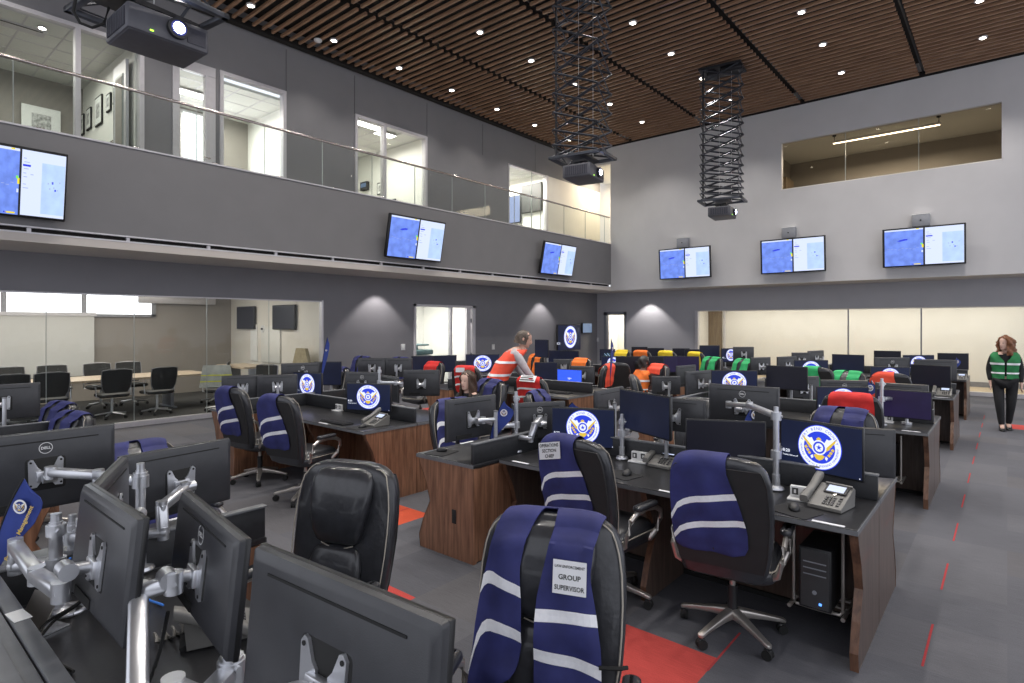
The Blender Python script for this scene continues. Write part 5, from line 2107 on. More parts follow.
def person_figure(label, loc, yaw, J, head, head_yaw, skin, hair, top, bottom, vestm=None, wave=.008, hair_len=0.0, puff=.018, head_pitch=0.0, shoes=True, vest_rings=None, seed=1, tape='reflect', open_=1.0, arms_bare=False):
    """J: joint name -> position (facing -y)"""
    t = thing('person', label, 'person', loc, yaw)
    rad = dict(pelvis=(.125, .095), waist=(.115, .085), chest=(.135, .10), upper=(.12, .085), neck=.048,
               shl=.056, ell=.040, wrl=.026, shr=.056, elr=.040, wrr=.026,
               hil=.082, knl=.056, anl=.038, tol=.032, hir=.082, knr=.056, anr=.038, tor=.032)
    nd = {k: (tuple(v), rad[k]) for k, v in J.items()}
    ed = [('pelvis', 'waist'), ('waist', 'chest'), ('chest', 'upper'), ('upper', 'neck'), ('upper', 'shl'), ('shl', 'ell'), ('ell', 'wrl'), ('upper', 'shr'), ('shr', 'elr'), ('elr', 'wrr'),
          ('pelvis', 'hil'), ('hil', 'knl'), ('knl', 'anl'), ('anl', 'tol'), ('pelvis', 'hir'), ('hir', 'knr'), ('knr', 'anr'), ('anr', 'tor')]
    body_n = dict(nd)
    body_e = list(ed)
    for s, w, e_ in ((-1, 'wrl', 'ell'), (1, 'wrr', 'elr')):
        d = Vector(J[w]) - Vector(J[e_])
        hand_nodes(body_n, body_e, w, s, tuple(d), 'L' if s < 0 else 'R')
    vs, fs = skin_verts(body_n, body_e, 'pelvis', 1)
    q = MB()
    q.add(vs, fs, skin)
    add_head(q, head, head_yaw, skin, head_pitch)
    q.build('body', t, 3.0)
    # sweater
    up = ['waist', 'chest', 'upper', 'neck', 'shl', 'ell', 'wrl', 'shr', 'elr', 'wrr', 'pelvis']
    n2 = {k: nd[k] for k in up}
    n2 = grown(n2, .014 if vestm else .026)
    n2['neck'] = (tuple(Vector(J['upper']) + (Vector(J['neck']) - Vector(J['upper'])) * .45), .066 if vestm else .075)
    n2['wrl'] = (J['wrl'], .032); n2['wrr'] = (J['wrr'], .032)
    vs, fs = skin_verts(n2, [e for e in ed if e[0] in n2 and e[1] in n2], 'chest', 1)
    q = MB(); q.add(vs, fs, top); q.build('sweater' if vestm else 'top', t, 3.0)
    lo = ['pelvis', 'hil', 'knl', 'anl', 'hir', 'knr', 'anr']
    n3 = grown({k: nd[k] for k in lo}, .018)
    for k_ in ('anl', 'anr'):
        n3[k_] = ((J[k_][0], J[k_][1], J[k_][2] - .015), .046)
    for k_ in ('hil', 'hir'):
        n3[k_] = (J[k_], .104)
    n3['pelvis'] = (J['pelvis'], (.150, .118))
    vs, fs = skin_verts(n3, [e for e in ed if e[0] in n3 and e[1] in n3], 'pelvis', 1)
    q = MB(); q.add(vs, fs, bottom); q.build('trousers', t, 3.0)
    if shoes:
        for a, b in (('anl', 'tol'), ('anr', 'tor')):
            pa, pb = Vector(J[a]), Vector(J[b])
            d = (pb - pa); d.z = 0; d.normalize()
            sd = Vector((-d.y, d.x, 0))
            L = []
            for u, w_, h_ in ((-.07, .030, .06), (-.055, .040, .09), (0, .042, .10), (.06, .044, .07), (.12, .046, .05), (.17, .036, .04), (.185, .015, .025)):
                c = Vector((pa.x, pa.y, 0)) + d * u
                L.append([c + sd * x_ + Vector((0, 0, .001 + h_ / 2 + z_)) for x_, z_ in rrect(w_, h_ / 2, min(w_, h_ / 2) * .6, 3)])
            q = MB(); q.loft(L, 'shoe'); q.build('shoe', t, .9)
    q = hair_mb(head, head_yaw, hair, hair_len, open_, puff, seed, head_pitch, wave=wave)
    q.build('hair', t, 3.0)
    if vestm:
        A = Vector(J['pelvis']); B = Vector(J['waist']); C = Vector(J['chest']); D = Vector(J['upper'])
        def axis(u):
            pts = [A, B, C, D, Vector(J['neck'])]
            f = u * 4
            i = min(3, int(f))
            return pts[i] + (pts[i + 1] - pts[i]) * (f - i)
        def shell(u0, u1, m, off, nt, vneck=True):
            q = MB()
            for oo in (off, off + .006):
                def f(a, v):
                    u = u0 + (u1 - u0) * v
                    hw = [.182, .172, .195, .205, .115]
                    hd = [.140, .128, .142, .125, .085]
                    fi = u * 4
                    i = min(3, int(fi))
                    kk = fi - i
                    w_ = hw[i] + (hw[i + 1] - hw[i]) * kk + oo
                    d_ = hd[i] + (hd[i + 1] - hd[i]) * kk + oo
                    op = .04 if (u < .55 or not vneck) else .04 + (u - .55) * 1.6
                    ang = op + (2 * PI - 2 * op) * a
                    c = axis(u)
                    wv = .005 * math.sin(6 * ang + u * 20)
                    sx, cx_ = math.sin(ang), math.cos(ang)
                    return c + Vector(((w_ + wv) * math.copysign(abs(sx) ** .8, sx), -(d_ + wv) * math.copysign(abs(cx_) ** .8, cx_), 0))
                q.grid(f, 36, nt, m)
            return q
        ulo = vest_rings or .0
        shell(ulo, .90, vestm, 0.0, 14).build('vest', t, 3.0)
        for u0 in (.18, .44):
            shell(u0 + ulo * .5, u0 + .055 + ulo * .5, tape, .008, 1, False).build('reflective_stripe', t, 3.0)
    return t


STAND = dict(pelvis=(0, 0, .90), waist=(0, 0, 1.02), chest=(0, -.01, 1.18), upper=(0, .0, 1.30), neck=(0, .005, 1.40),
             shl=(-.155, 0, 1.30), ell=(-.215, .03, 1.05), wrl=(-.20, -.03, .84), shr=(.155, 0, 1.30), elr=(.215, .03, 1.05), wrr=(.215, -.02, .82),
             hil=(-.095, 0, .83), knl=(-.08, -.09, .47), anl=(-.045, -.06, .085), tol=(-.045, -.20, .035), hir=(.095, 0, .83), knr=(.08, -.02, .46), anr=(.055, .12, .095), tor=(.055, -.01, .035))
p = at(1005, 430, 0)
person_figure('woman with long auburn hair in a green vest walking down the right aisle', (p.x, p.y, 0), R(4), STAND, (0, -.015, 1.515), R(-42), 'skin2', 'hair_red', 'cloth_black', 'cloth_black', 'green_dark', hair_len=.17, puff=.036, seed=4, open_=.85, wave=.016)

LEAN = dict(pelvis=(0, .10, .98), waist=(0, .05, 1.10), chest=(0, -.06, 1.28), upper=(0, -.16, 1.42), neck=(0, -.24, 1.50),
            shl=(-.17, -.14, 1.42), ell=(-.22, -.26, 1.18), wrl=(-.20, -.42, .98), shr=(.17, -.14, 1.42), elr=(.24, -.24, 1.16), wrr=(.20, -.40, .95),
            hil=(-.09, .10, .90), knl=(-.10, .06, .50), anl=(-.10, .14, .09), tol=(-.10, .0, .035), hir=(.09, .10, .90), knr=(.10, .02, .50), anr=(.10, .08, .09), tor=(.10, -.06, .035))
p = at(511, 360, 1.30)
d_ = 8.5
l_ = (510 - 512) / FPX * d_
l_ = (503 - 512) / FPX * d_
man = person_figure('man in an orange-red reflective vest leaning over a desk in mid hall', (-SN * d_ + CS * l_, CS * d_ + SN * l_, 0), R(140), LEAN, (0, -.285, 1.615), R(-14), 'skin', 'hair_grey', 'cloth_grey', 'cloth_navy', 'coral_vest', hair_len=0, puff=.010, seed=2, head_pitch=.25, vest_rings=.10, open_=.95)
man.scale = (1.12, 1.12, 1.01)

SIT = dict(pelvis=(0, .05, .58), waist=(0, .06, .68), chest=(0, .03, .84), upper=(0, .0, .95), neck=(0, -.01, 1.04),
           shl=(-.155, 0, .94), ell=(-.20, -.10, .74), wrl=(-.14, -.32, .80), shr=(.155, 0, .94), elr=(.20, -.10, .74), wrr=(.14, -.32, .80),
           hil=(-.09, .02, .56), knl=(-.12, -.40, .54), anl=(-.12, -.36, .10), tol=(-.12, -.48, .035), hir=(.09, .02, .56), knr=(.12, -.40, .54), anr=(.12, -.36, .10), tor=(.12, -.48, .035))
SITP = {k: (a, b, c) for k, (a, b, c) in SIT.items()}
p = at(469, 371, 1.26)
sw = person_figure('seated woman with long dark brown hair and black top, turned toward the left', (p.x, p.y, 0), R(-4), SITP, (0, -.03, 1.145), R(8), 'skin2', 'hair_brown', 'cloth_black', 'cloth_navy', None, hair_len=.20, puff=.018, seed=6, open_=.80, head_pitch=.05)
SW = p
p = at(643, 356, 1.26)
so = person_figure('seated dark-haired person in an orange vest deep in the middle rows', (p.x, p.y, 0), R(150), SITP, (0, -.03, 1.145), R(10), 'skin', 'hair_black', 'cloth_black', 'cloth_black', 'orange_vest', hair_len=0, puff=.016, seed=8)
SO = p
# ================================================================== THE ROWS OF CONSOLES
P_ = 3.57
ord_ = ['nearest', 'second', 'third', 'fourth', 'fifth']
def row_block(k, x_right, x_left, side, wood_m):
    """front and rear consoles back to back, plus the short run across their left end"""
    y0 = 3.5 + P_ * (k - 1)
    nm = ['nearest', 'second', 'third', 'fourth', 'farthest'][k]
    if k == 0:
        x_left += .24
    L = x_right - x_left
    if k > 0:
        console('%s run of black-topped consoles facing away, %s block, %s row' % ('long', side, nm), x_left, x_right, y0, .70, riser=True, wood_m=wood_m,
                panels=[.02, L * .5, L - .02])
    else:
        t0 = console('black-topped console with a cable rail at the very front, %s block' % side, x_left, x_right, -.30, .66, riser=True, wood_m=wood_m, panels=[.02, L - .02])
        for yy_, ww_, zz_, mm_, nm_ in ((.695, .045, .925, 'desk_edge', 'rail_strip'), (.652, .040, .912, 'rubber', 'cable_slot'), (.600, .065, .925, 'desk_edge', 'rail_strip')):
            q = MB(); q.box((L / 2, yy_, zz_), (L, ww_, .02), mm_, b=.003); q.build(nm_, t0)
    yr = (y0 + 1.43) if k > 0 else 1.08
    console('rear console facing the far wall, %s block, %s row from the camera' % (side, nm), x_left, x_right, yr, .72 if k > 0 else .70, rot=PI, origin=(x_right, yr, 0), riser=False, wood_m=wood_m,
            panels=[.02, L * .5, L - .02])
    ya, yb = (y0 - .28, y0 + 1.75) if k > 0 else (-.7, 1.46)
    xt = x_left - .02
    console('walnut-sided cross console closing the %s block, %s row' % (side, nm), 0, yb - ya, 0, .66, rot=-PI / 2, origin=(xt - .66, yb, 0), riser=True, wood_m='walnut', panels=[.02, (yb - ya) * .5, yb - ya - .02],
            outlet=(yb - ya + .0015, .45, .33, .006, .045) if (k == 1 and side == 'right') else None)

for k in range(0, 5):
    row_block(k, -.60, -3.10, 'right', 'walnut_dark')
for k in range(0, 5):
    row_block(k, -4.93, -7.13, 'left', 'walnut')

# towers under the right-hand consoles
for k, (nx, lb) in enumerate(((-.84, 'black computer tower in a hanging rack under the nearest right console'),
                              (-.98, 'black computer tower under the second right console by the aisle'),
                              (-.98, 'black computer tower under the third right console by the aisle'),
                              (-.98, 'black computer tower under the fourth right console by the aisle'))):
    tower(lb, nx, 3.5 + P_ * k + .34, .215, 0)

# ------------------------------------------------------------------ monitors
Z3 = .77
# front island, seen from behind
a, b = at(258.5, 545.6, 1.38), at(443.3, 621.4, 1.38)
monitor('large charcoal monitor seen from behind at the bottom centre, closest to the camera', 'off', (a + b) / 2, math.atan2(b.y - a.y, b.x - a.x) + PI, 1.38, tilt=R(5), w=.55, h=.345, pole=False)
M1c = (a + b) / 2
a, b = at(183.3, 491, 1.33), at(242.6, 540.4, 1.33)
monitor('charcoal monitor with a round logo on its back, tilted between two others at lower left', 'off', (a + b) / 2, math.atan2(b.y - a.y, b.x - a.x) + PI, 1.33, tilt=R(6), w=.56, h=.29, dell=True, pole=False)
M2c = (a + b) / 2
a, b = at(85, 483.7, 1.345), at(139, 519, 1.345)
monitor('tall-standing charcoal monitor back with a vent slot, leftmost above the silver ring clamp', 'off', (a + b) / 2, math.atan2(b.y - a.y, b.x - a.x) + PI, 1.345, tilt=R(6), w=.52, h=.33, pole=False)
M3c = (a + b) / 2
a, b = at(90, 487.5, 1.30), at(122, 456, 1.30)
monitor('monitor seen nearly edge-on behind the leftmost charcoal one', 'off', (a + b) / 2, math.atan2(b.y - a.y, b.x - a.x) + PI, 1.30, w=.50, h=.33, pole=False)
M4c = (a + b) / 2
monitor('wide monitor back with a round logo badge at the left edge of the picture', 'off', Vector((-3.42, .665)), -PI / 2, 1.352, w=.56, h=.36, dell=True, pole=False)
a, b = at(121.5, 456, 1.26), at(226, 438, 1.26)
monitor('charcoal monitor back on a long silver arm, before the row with hanging vests', 'off', (a + b) / 2, math.atan2(b.y - a.y, b.x - a.x) + PI, 1.26, w=.52, h=.32, pole=False)
M6c = (a + b) / 2

monitor_arm('thick silver monitor arm with a ring clamp at the lower left corner', (-2.70, .56), 1.115,
            [[(-2.70, .56, .955), (-2.80, .46, .955), (-2.80, .46, 1.03), (-2.42, .45, 1.03), (M3c.x - .06, M3c.y - .10, 1.10)]], ring=True, r=.022)
monitor_arm('heavy silver double arm in the bottom centre holding the two nearest monitors', (-1.48, .66), 1.03,
            [[(-1.48, .66, .93), (-1.46, .46, .93), (-1.47, .45, 1.02), (M2c.x - .07, M2c.y - .15, 1.14), (M2c.x, M2c.y - .09, 1.17)],
             [(-1.48, .66, .985), (-1.35, .48, .985), (-1.35, .48, 1.075), (-1.10, .53, 1.085), (M1c.x + .0, M1c.y - .085, 1.19)]], r=.020)
monitor_arm('slim silver pole with two long arms on the cross console at the left', (-2.90, .90), 1.21,
            [[(-2.90, .90, 1.16), (-3.12, .80, 1.17), (-3.30, .665, 1.18)],
             [(-2.90, .90, .93), (-2.84, .97, .93), (-2.86, .97, 1.04), (M6c.x + .10, M6c.y, 1.08)]], r=.020)
monitor_arm('silver arm with a pale round hinge behind the leftmost charcoal monitor', (-2.92, .66), 1.04,
            [[(-2.92, .66, .98), (-2.74, .72, 1.0), (M4c.x + .02, M4c.y - .08, 1.12)]], r=.018)

# right block, first row
c = (at(781, 416.8, 1.21) + at(864, 428, 1.21)) / 2
mon2('lit monitor showing a round eagle seal and the time, right front of the nearest row', 'seal', 781, 416.8, 864, 428, 1.215, h=.335, pole=False)
a = c
monitor_arm('silver pole with one long arm left of the big seal monitor', (-1.15, 4.02), 1.28,
            [[(-1.15, 4.02, 1.25), (-1.45, 4.42, 1.25), (-1.72, 4.74, 1.20)], [(-1.15, 4.02, 1.0), (-1.20, 4.26, 1.0), (a.x - .0, a.y + .14, 1.03)]], r=.019)
mon2('switched-off black monitor behind the chair with the wide navy vest', 'off', 685.5, 418.3, 766, 421.5, 1.17, h=.30)
mon2('large dark navy monitor turned toward the camera, behind the round silver pole base', 'navy', 619.3, 387.9, 672, 397.1, 1.32, h=.325, wmax=.64)
mon2('lit seal monitor behind the chair labelled chief', 'seal', 551.8, 406.6, 615, 409, 1.155, h=.33)
mon2('monitor back with a round logo badge above the black screen, nearest row', 'off', 709.5, 383.2, 779.8, 387.6, 1.35, h=.33, back=True, dell=True, pole=False)
mon2('plain charcoal monitor back between the navy screen and the badged monitor', 'off', 648, 396, 702, 400, 1.27, h=.26, back=True)
mon2('dark monitor back tucked behind the right edge of the big seal monitor', 'off', 812, 424.3, 892.5, 429, 1.17, h=.32, back=True)
# cross console, first row right block
mon2('monitor back beside the small blue feather flag on the walnut corner console', 'off', 445, 400, 494.6, 394, 1.25, back=True, h=.34, off=-.12)
mon2('badged monitor back right of the blue feather flag, behind the silver double pole', 'off', 514.5, 403, 562, 400.7, 1.17, back=True, h=.32, dell=True, pole=False)
mon2('teal-grey monitor back behind the lit seal monitor, with a pale pole at its left edge', 'off', 594, 391, 622, 386, 1.25, back=True, h=.32, off=.2)
monitor_arm('tall silver double pole standing behind the dark riser of the walnut corner console', (onX(514, -3.14) * 0 - 3.16, 3.78), 1.25,
            [[(-3.16, 3.78, 1.0), (-3.22, 3.66, 1.0), (-3.30, 3.52, 1.06)], [(-3.16, 3.78, .90), (-3.02, 3.80, .90), (-3.02, 3.85, 1.0), (-3.06, 3.98, 1.04)]], r=.018)
monitor_arm('silver pole with a round foot between the seal monitor and the navy screen', (at(622, 459, .77).x, at(622, 459, .77).y), 1.10,
            [[(at(622, 459, .77).x, at(622, 459, .77).y, .98), (at(622, 459, .77).x + .0, at(622, 459, .77).y + .10, .98), (-2.26, 4.20, 1.06)]], r=.018)

# right block, second row
mon2('deep violet screen by the aisle in the second right row', 'purple', 876.4, 388.3, 932, 392, 1.15, h=.30)
mon2('monitor back with a pale top edge behind the deep violet screen', 'off', 875, 382, 929, 385, 1.15, back=True, h=.33)
mon2('seal monitor partly hidden by the chair with the bright red vest', 'seal', 816.4, 386.3, 868.6, 386.8, 1.15)
mon2('plain black screen in the middle of the second right row', 'off', 766.2, 365, 807.8, 367, 1.30, h=.31)
mon2('seal monitor just above the badged monitor back of the nearest row', 'seal', 711, 370, 757.4, 370.4, 1.24)
mon2('navy monitor back left of that upper seal monitor', 'off', 684, 371.8, 713, 369.5, 1.22, back=True)
mon2('small bluish monitor back in front of the violet wide screen', 'off', 676, 366, 695, 364.5, 1.20, back=True)
mon2('navy monitor back with a clear silver bracket, mid rows', 'off', 652.7, 376, 679, 376, 1.09, back=True, h=.27, wmin=.42)
mon2('narrow dark monitor back beside the green vest chair', 'off', 790, 376.5, 815.4, 376, 1.12, back=True, h=.33)
mon2('long grey monitor back with a small badge above the red vest chair', 'off', 820, 379.5, 868, 380.5, 1.15, back=True, h=.33, dell=True)

# right block, third row and beyond
mon2('seal monitor above the green vest chair, third right row', 'seal', 793.8, 359.9, 828, 360, 1.22)
mon2('wide dark navy screen left of the badged grey back, third right row', 'navy', 832, 354, 864.4, 355, 1.28, h=.33)
mon2('grey badged monitor back above the half-hidden seal, third right row', 'off', 873.8, 357.2, 909.6, 357.5, 1.30, back=True, dell=True)
mon2('seal monitor half hidden by the chair with red shoulder strips', 'seal', 870.3, 366.3, 909.6, 367, 1.22)
mon2('slim black screen on the horizon of monitors, right of centre', 'off', 873.8, 350.5, 901, 351, 1.24)
mon2('black screen beside the aisle desk phone, third right row', 'off', 911, 364, 951, 366, 1.22)
mon2('monitor back with a pale top edge behind the third aisle screen', 'off', 914, 359, 957, 360, 1.28, back=True)
mon2('farthest black screen by the aisle with a blue flag at its corner', 'off', 937.4, 352.9, 968.7, 353.4, 1.25)
mon2('seal monitor at the far right, only the top of the seal showing', 'seal', 902, 355, 935, 355, 1.25)
mon2('far dark screen before the brown wall panel', 'navy', 700, 345.3, 719, 345.3, 1.32)
mon2('small far seal monitor in front of the brown panel edge', 'seal', 720, 348.5, 741, 348, 1.26)
mon2('far monitor back with a pale bracket beside the small seal monitor', 'off', 733, 346.8, 753.7, 346.8, 1.30, back=True)
mon2('navy monitor back with a bracket left of the black screen, third row', 'off', 751.6, 357.5, 768.5, 357, 1.22, back=True)
mon2('far monitor back with a bracket above the plain black screen', 'off', 776.8, 356.8, 796, 356, 1.22, back=True)
mon2('far monitor back under the cream wall joint', 'off', 806.5, 351, 824, 350.2, 1.28, back=True)
mon2('far grey monitor back left of the cream panel seam, behind the seal', 'off', 795, 352.5, 807, 352.5, 1.25, back=True, wmin=.4)
mon2('wide violet-black screen in front of the far wall wash, left half', 'purple', 659, 356, 677, 356, 1.20)
mon2('wide violet-black screen in front of the far wall wash, right half', 'purple', 677.5, 356, 695, 356.3, 1.20)
mon2('small black screen just left of the paired violet ones', 'off', 644, 356.3, 658, 356.3, 1.22)
mon2('far black screen beneath the yellow vest left of the orange one', 'off', 621, 356.3, 636, 356.3, 1.22)
mon2('far black screen right of the glazed door, first of the short line', 'off', 634, 346.8, 645, 346.8, 1.14)
mon2('far black screen right of the glazed door, second of the short line', 'off', 648, 348, 663.5, 348, 1.14)
mon2('far black screen left of the white column, third of the short line', 'off', 675, 348.3, 687, 348.3, 1.14)
mon2('far black screen touching the white column, last of the short line', 'off', 688, 349.3, 699, 349.3, 1.14)
mon2('dark screen with a cyan picture near the far glazed door', 'teal', 600.8, 349, 614, 349, 1.12, wmin=.45)
mon2('far seal monitor right of the dark blue feather flag', 'seal', 604, 356, 622, 356, 1.16, wmin=.5)

# left block
mon2('bright blue screen in mid hall, right of the leaning man', 'blue', 557.4, 368.7, 582, 369.8, 1.07, h=.32, wmin=.46)
mon2('dark navy screen just left of the bright blue one', 'navy', 534.6, 362.2, 557, 362, 1.09, h=.37, wmin=.46)
mon2('monitor back with a silver bracket right of the bright blue screen', 'off', 571.5, 365.7, 594.3, 366.3, 1.10, h=.32, back=True, wmin=.44)
mon2('grey monitor back above the bright blue screen', 'off', 556, 359, 571, 359, 1.10, back=True, wmin=.42)
mon2('dark screen below the wall display with the seal, left one', 'navy', 549, 350.2, 562, 350.4, 1.22)
mon2('dark screen below the wall display with the seal, right one', 'navy', 563, 350.6, 576, 351, 1.22)
mon2('monitor standing high before the left wall, right of the leaning man', 'navy', 536.3, 339.4, 547, 339.8, 1.50, h=.40)
mon2('charcoal monitor back with bracket and silver arm, left of the seated woman', 'off', 403.5, 369.8, 439.8, 369.8, 1.22, h=.36, back=True, pole=False)
mon2('far dark screen below the lit doorway, left one', 'navy', 414, 356, 434, 355.6, 1.23)
mon2('far dark screen below the lit doorway, right one', 'navy', 435, 355.6, 455, 355, 1.23)
mon2('grey-blue monitor back behind the seated woman', 'off', 456, 360.7, 475, 360, 1.16, back=True, wmin=.42)
mon2('lit seal monitor left of the leaning man', 'seal', 465, 354.3, 500, 354, 1.30, h=.34, wmax=.62)
mon2('dark monitor back before the grey wall, left of the pair', 'off', 358, 358, 386.7, 358, 1.25, back=True)
mon2('dark monitor back before the grey wall, right of the pair', 'off', 387, 358, 410, 358, 1.25, back=True)
mon2('badged monitor back directly above the lit seal monitor, left block', 'off', 347.5, 371.6, 378.5, 372, 1.20, back=True, dell=True)
mon2('pale grey monitor back angled beside the badged one, left block', 'off', 378, 374, 399, 377, 1.17, back=True, wmin=.42)
mon2('badged monitor back under the slim feather flag by the glass wall', 'off', 281, 363.4, 323, 362, 1.30, back=True, dell=True)
mon2('seal monitor behind the left chair with the navy vest and card', 'seal', 293.7, 371.6, 322, 373, 1.19, h=.34)
mon2('dark blank screen standing right of the leftmost seal monitor', 'navy', 317, 361.5, 339, 361.5, 1.27, h=.37, wmin=.42)
mon2('seal monitor beside the blue desk phone, left block front', 'seal', 347, 382.5, 391, 384, 1.18, h=.315)
mon2('dark monitor back between the two hanging-vest chairs', 'off', 261.5, 375, 293, 374, 1.18, back=True, h=.30)
mon2('dark monitor back behind the leftmost hanging-vest chair', 'off', 225, 375.7, 260, 374.5, 1.18, back=True, h=.33)
monitor('brownish monitor back with a silver bracket at the left edge before the glass wall', 'off', Vector((-7.36, 1.10)), -PI / 2 - .0, 1.27, w=.60, h=.34)
monitor_arm('silver pole and arm left of the charcoal monitor back near the seated woman', (-6.15, 4.62), 1.27,
            [[(-6.15, 4.62, 1.10), (-5.95, 4.72, 1.10), (-5.93, 4.80, 1.08)]], r=.018)
monitor_arm('pale vertical pole beside the violet screen, second right row', (-1.02, 7.30), 1.24, [[(-1.02, 7.30, 1.05), (-.95, 7.42, 1.05), (-.86, 7.50, 1.02)]], r=.018)

# ------------------------------------------------------------------ chairs and vests
c1 = chair_top('empty black leather chair with cream piping and a thick head cushion, front left centre', 352, 461, R(-160), 1.17, snap=False)
c2 = chair_top('black leather chair facing the camera under a navy vest, bottom centre', 554, 512, R(-154), 1.13, snap=False)
v2 = vest('navy vest hung open over the chair at the bottom centre, with a supervisor card', c2, 'front', 'navy_vest',
          card=lambda t: (vest_card(t, (-.026, -.145), .205, .315, ['LAW ENFORCEMENT', 'GROUP', 'SUPERVISOR'], sign=-1, sizes=[.0115, .0185, .0185], o=.020, label='white card with black capitals'),
                          (MBX(t))))  if False else None
def band_strap(parent):
    q = MB()
    q.tube([(-.284, yc(.66) + .045, .655), (-.262, yc(.66) + .062, .658), (-.235, yc(.66) + .072, .66), (-.19, yc(.66) + .088, .665)], .007, 'rubber', n=6)
    return q.build('waist_strap', parent)
def card_law(t):
    vest_card(t, (-.026, -.145), .205, .315, ['LAW ENFORCEMENT', 'GROUP', 'SUPERVISOR'], sign=-1, sizes=[.0130, .0235, .0225], o=.036, label='white card with black capitals')
    band_strap(t)
vest('navy vest hung open over the chair at the bottom centre, with a supervisor card', c2, 'front', 'navy_vest', card=card_law)
c3 = chair_top('black chair seen from behind at the console right of centre, silver star base', 718, 456, R(8), 1.13, legrot=.55, snap=False)
vest('navy vest with two slanted silver stripes over the chair right of centre', c3, 'rear', 'navy_vest')
c4 = chair_top('black chair seen from behind beside the walnut corner console', 572, 438, R(-4), 1.13, legrot=.2, snap=False)
def card_ops(t):
    vest_card(t, (-.225, -.045), .105, .215, ['OPERATIONS', 'SECTION', 'CHIEF'], sizes=[.030, .030, .030], label='white card with black capitals')
vest('navy vest with a section chief card over the chair by the walnut console', c4, 'rear', 'navy_vest', card=card_ops)
c5 = chair('grey-lit black chair with silver loop arms, right of the two at the left consoles', -5.66, 3.30, R(12), legrot=.1)
def card_small(t):
    vest_card(t, (-.20, -.09), .13, .21, ['LOGISTICS', 'SECTION', 'CHIEF'], sizes=[.016, .016, .016])
def card_plain(t):
    vest_card(t, (-.12, .10), .05, .13, ['SECTION'], sizes=[.0001])
vest('navy vest with a small pale card over the right one of the two left chairs', c5, 'rear', 'navy_vest', card=None)
c6 = chair('black chair seen from behind at the left end of the left consoles', -6.74, 3.34, R(8), legrot=.6)
vest('navy vest with silver stripes over the leftmost console chair', c6, 'rear', 'navy_vest')
c7 = chair_top('chair with a navy vest beside the monitor back on the walnut corner console', 452, 399, R(-100), 1.12)
vest('navy vest with two stripes hanging beside the walnut corner monitor', c7, 'front', 'navy_vest')
c8 = chair_top('chair with navy cloth behind the big seal monitor', 843, 408.5, PI + .1, 1.11)
vest('navy vest wrapped over the chair behind the big seal monitor', c8, 'front', 'navy_vest')
c9 = chair_top('black chair under a bright red vest, second right row', 851, 394, R(4), 1.13)
vest('bright red vest over the black chair in the second right row', c9, 'wide', 'red_vest', bands=False)
c10 = chair_top('black chair with orange-red strips low on its back, third right row', 890, 373, R(4), 1.12)
vest('orange-red vest slipped over the third right row chair', c10, 'rear', 'coral_vest', bands=False)
c11 = chair_top('dark chair under a bright green vest left of the wide navy screen', 816, 367.3, R(-12), 1.12)
vest('bright green vest draped on the chair below the third row seal', c11, 'rear', 'green_vest', bands=False)
c12 = chair_top('chair hidden under green cloth below the wide navy screen', 848, 371.5, PI, 1.12)
vest('green vest lying below the wide navy screen, third right row', c12, 'front', 'green_vest', bands=False)
G2 = None
def pair(lab_c, lab_v, x, y, yaw, style, col, bands=False, zt=1.12, card=None, tape='reflect'):
    c_ = chair_top(lab_c, x, y, yaw, zt, snap=y > 353)
    vest(lab_v, c_, style, col, bands=bands, card=card, tape=tape)
    return c_
pair('dark chair with two green straps before the brown wall panel', 'green vest over the chair in front of the brown wall panel', 713, 357.3, PI - .3, 'front', 'green_vest')
pair('dark chair with a green vest under the small far seal monitor', 'green vest over the chair under the small far seal monitor', 745, 359.3, PI - .3, 'front', 'green_vest')
pair('dark chair draped in yellow and orange left of the green straps', 'yellow vest hanging left of the green straps', 695, 352.3, R(-20), 'wide', 'yellow_vest', zt=1.17)
pair('far chair with a flat yellow vest right of the orange one', 'yellow vest lying flat between the orange one and the white column', 666, 351.2, 0, 'wide', 'yellow_vest', zt=1.17)
pair('far chair with an orange vest below the wall wash', 'orange vest on the far chair below the wall wash', 641, 350.8, 0, 'wide', 'orange_vest', zt=1.17)
pair('far chair with a yellow vest by the glazed door', 'yellow vest on the far chair by the glazed door', 623, 350.3, PI, 'wide', 'yellow_vest', zt=1.17)
pair('far chair with an orange vest right behind the leaning man', 'orange vest right behind the leaning man', 538, 354.5, PI, 'front', 'orange_vest')
pair('chair with an orange vest above the bright blue screen', 'orange vest above and right of the bright blue screen', 582, 358.6, PI, 'wide', 'orange_vest')
pair('chair with a red-orange vest right of the seated orange-vest person', 'red-orange vest on the chair right of the seated orange-vest person', 659, 364.3, PI - .4, 'wide', 'coral_vest')
pair('black chair with a thin orange-red edge right of the dark blue flag', 'orange-red vest hanging at the side of the chair right of the dark blue flag', 609, 364.5, R(100), 'wide', 'coral_vest')
pair('chair with a red vest below the lit doorway', 'red vest with a silver arm in front, below the lit doorway', 435, 362, PI, 'wide', 'red_vest')
pair('chair with a red vest and white card behind the seated woman', 'red vest with a white card behind the seated woman', 466, 366.5, R(10), 'wide', 'red_vest', True, card=lambda t: vest_card(t, (-.15, .02), .10, .17, [' '], sizes=[.001]))
c26 = chair('chair with a navy vest on which the long-haired woman sits', SW.x + .04, SW.y - .03, PI - .12)
vest('navy vest with one bright stripe behind the shoulder of the seated woman', c26, 'front', 'navy_vest')
c27 = chair_top('black-framed chair with a red vest and wide white card right of the leaning man', 530, 377.5, R(2), 1.12)
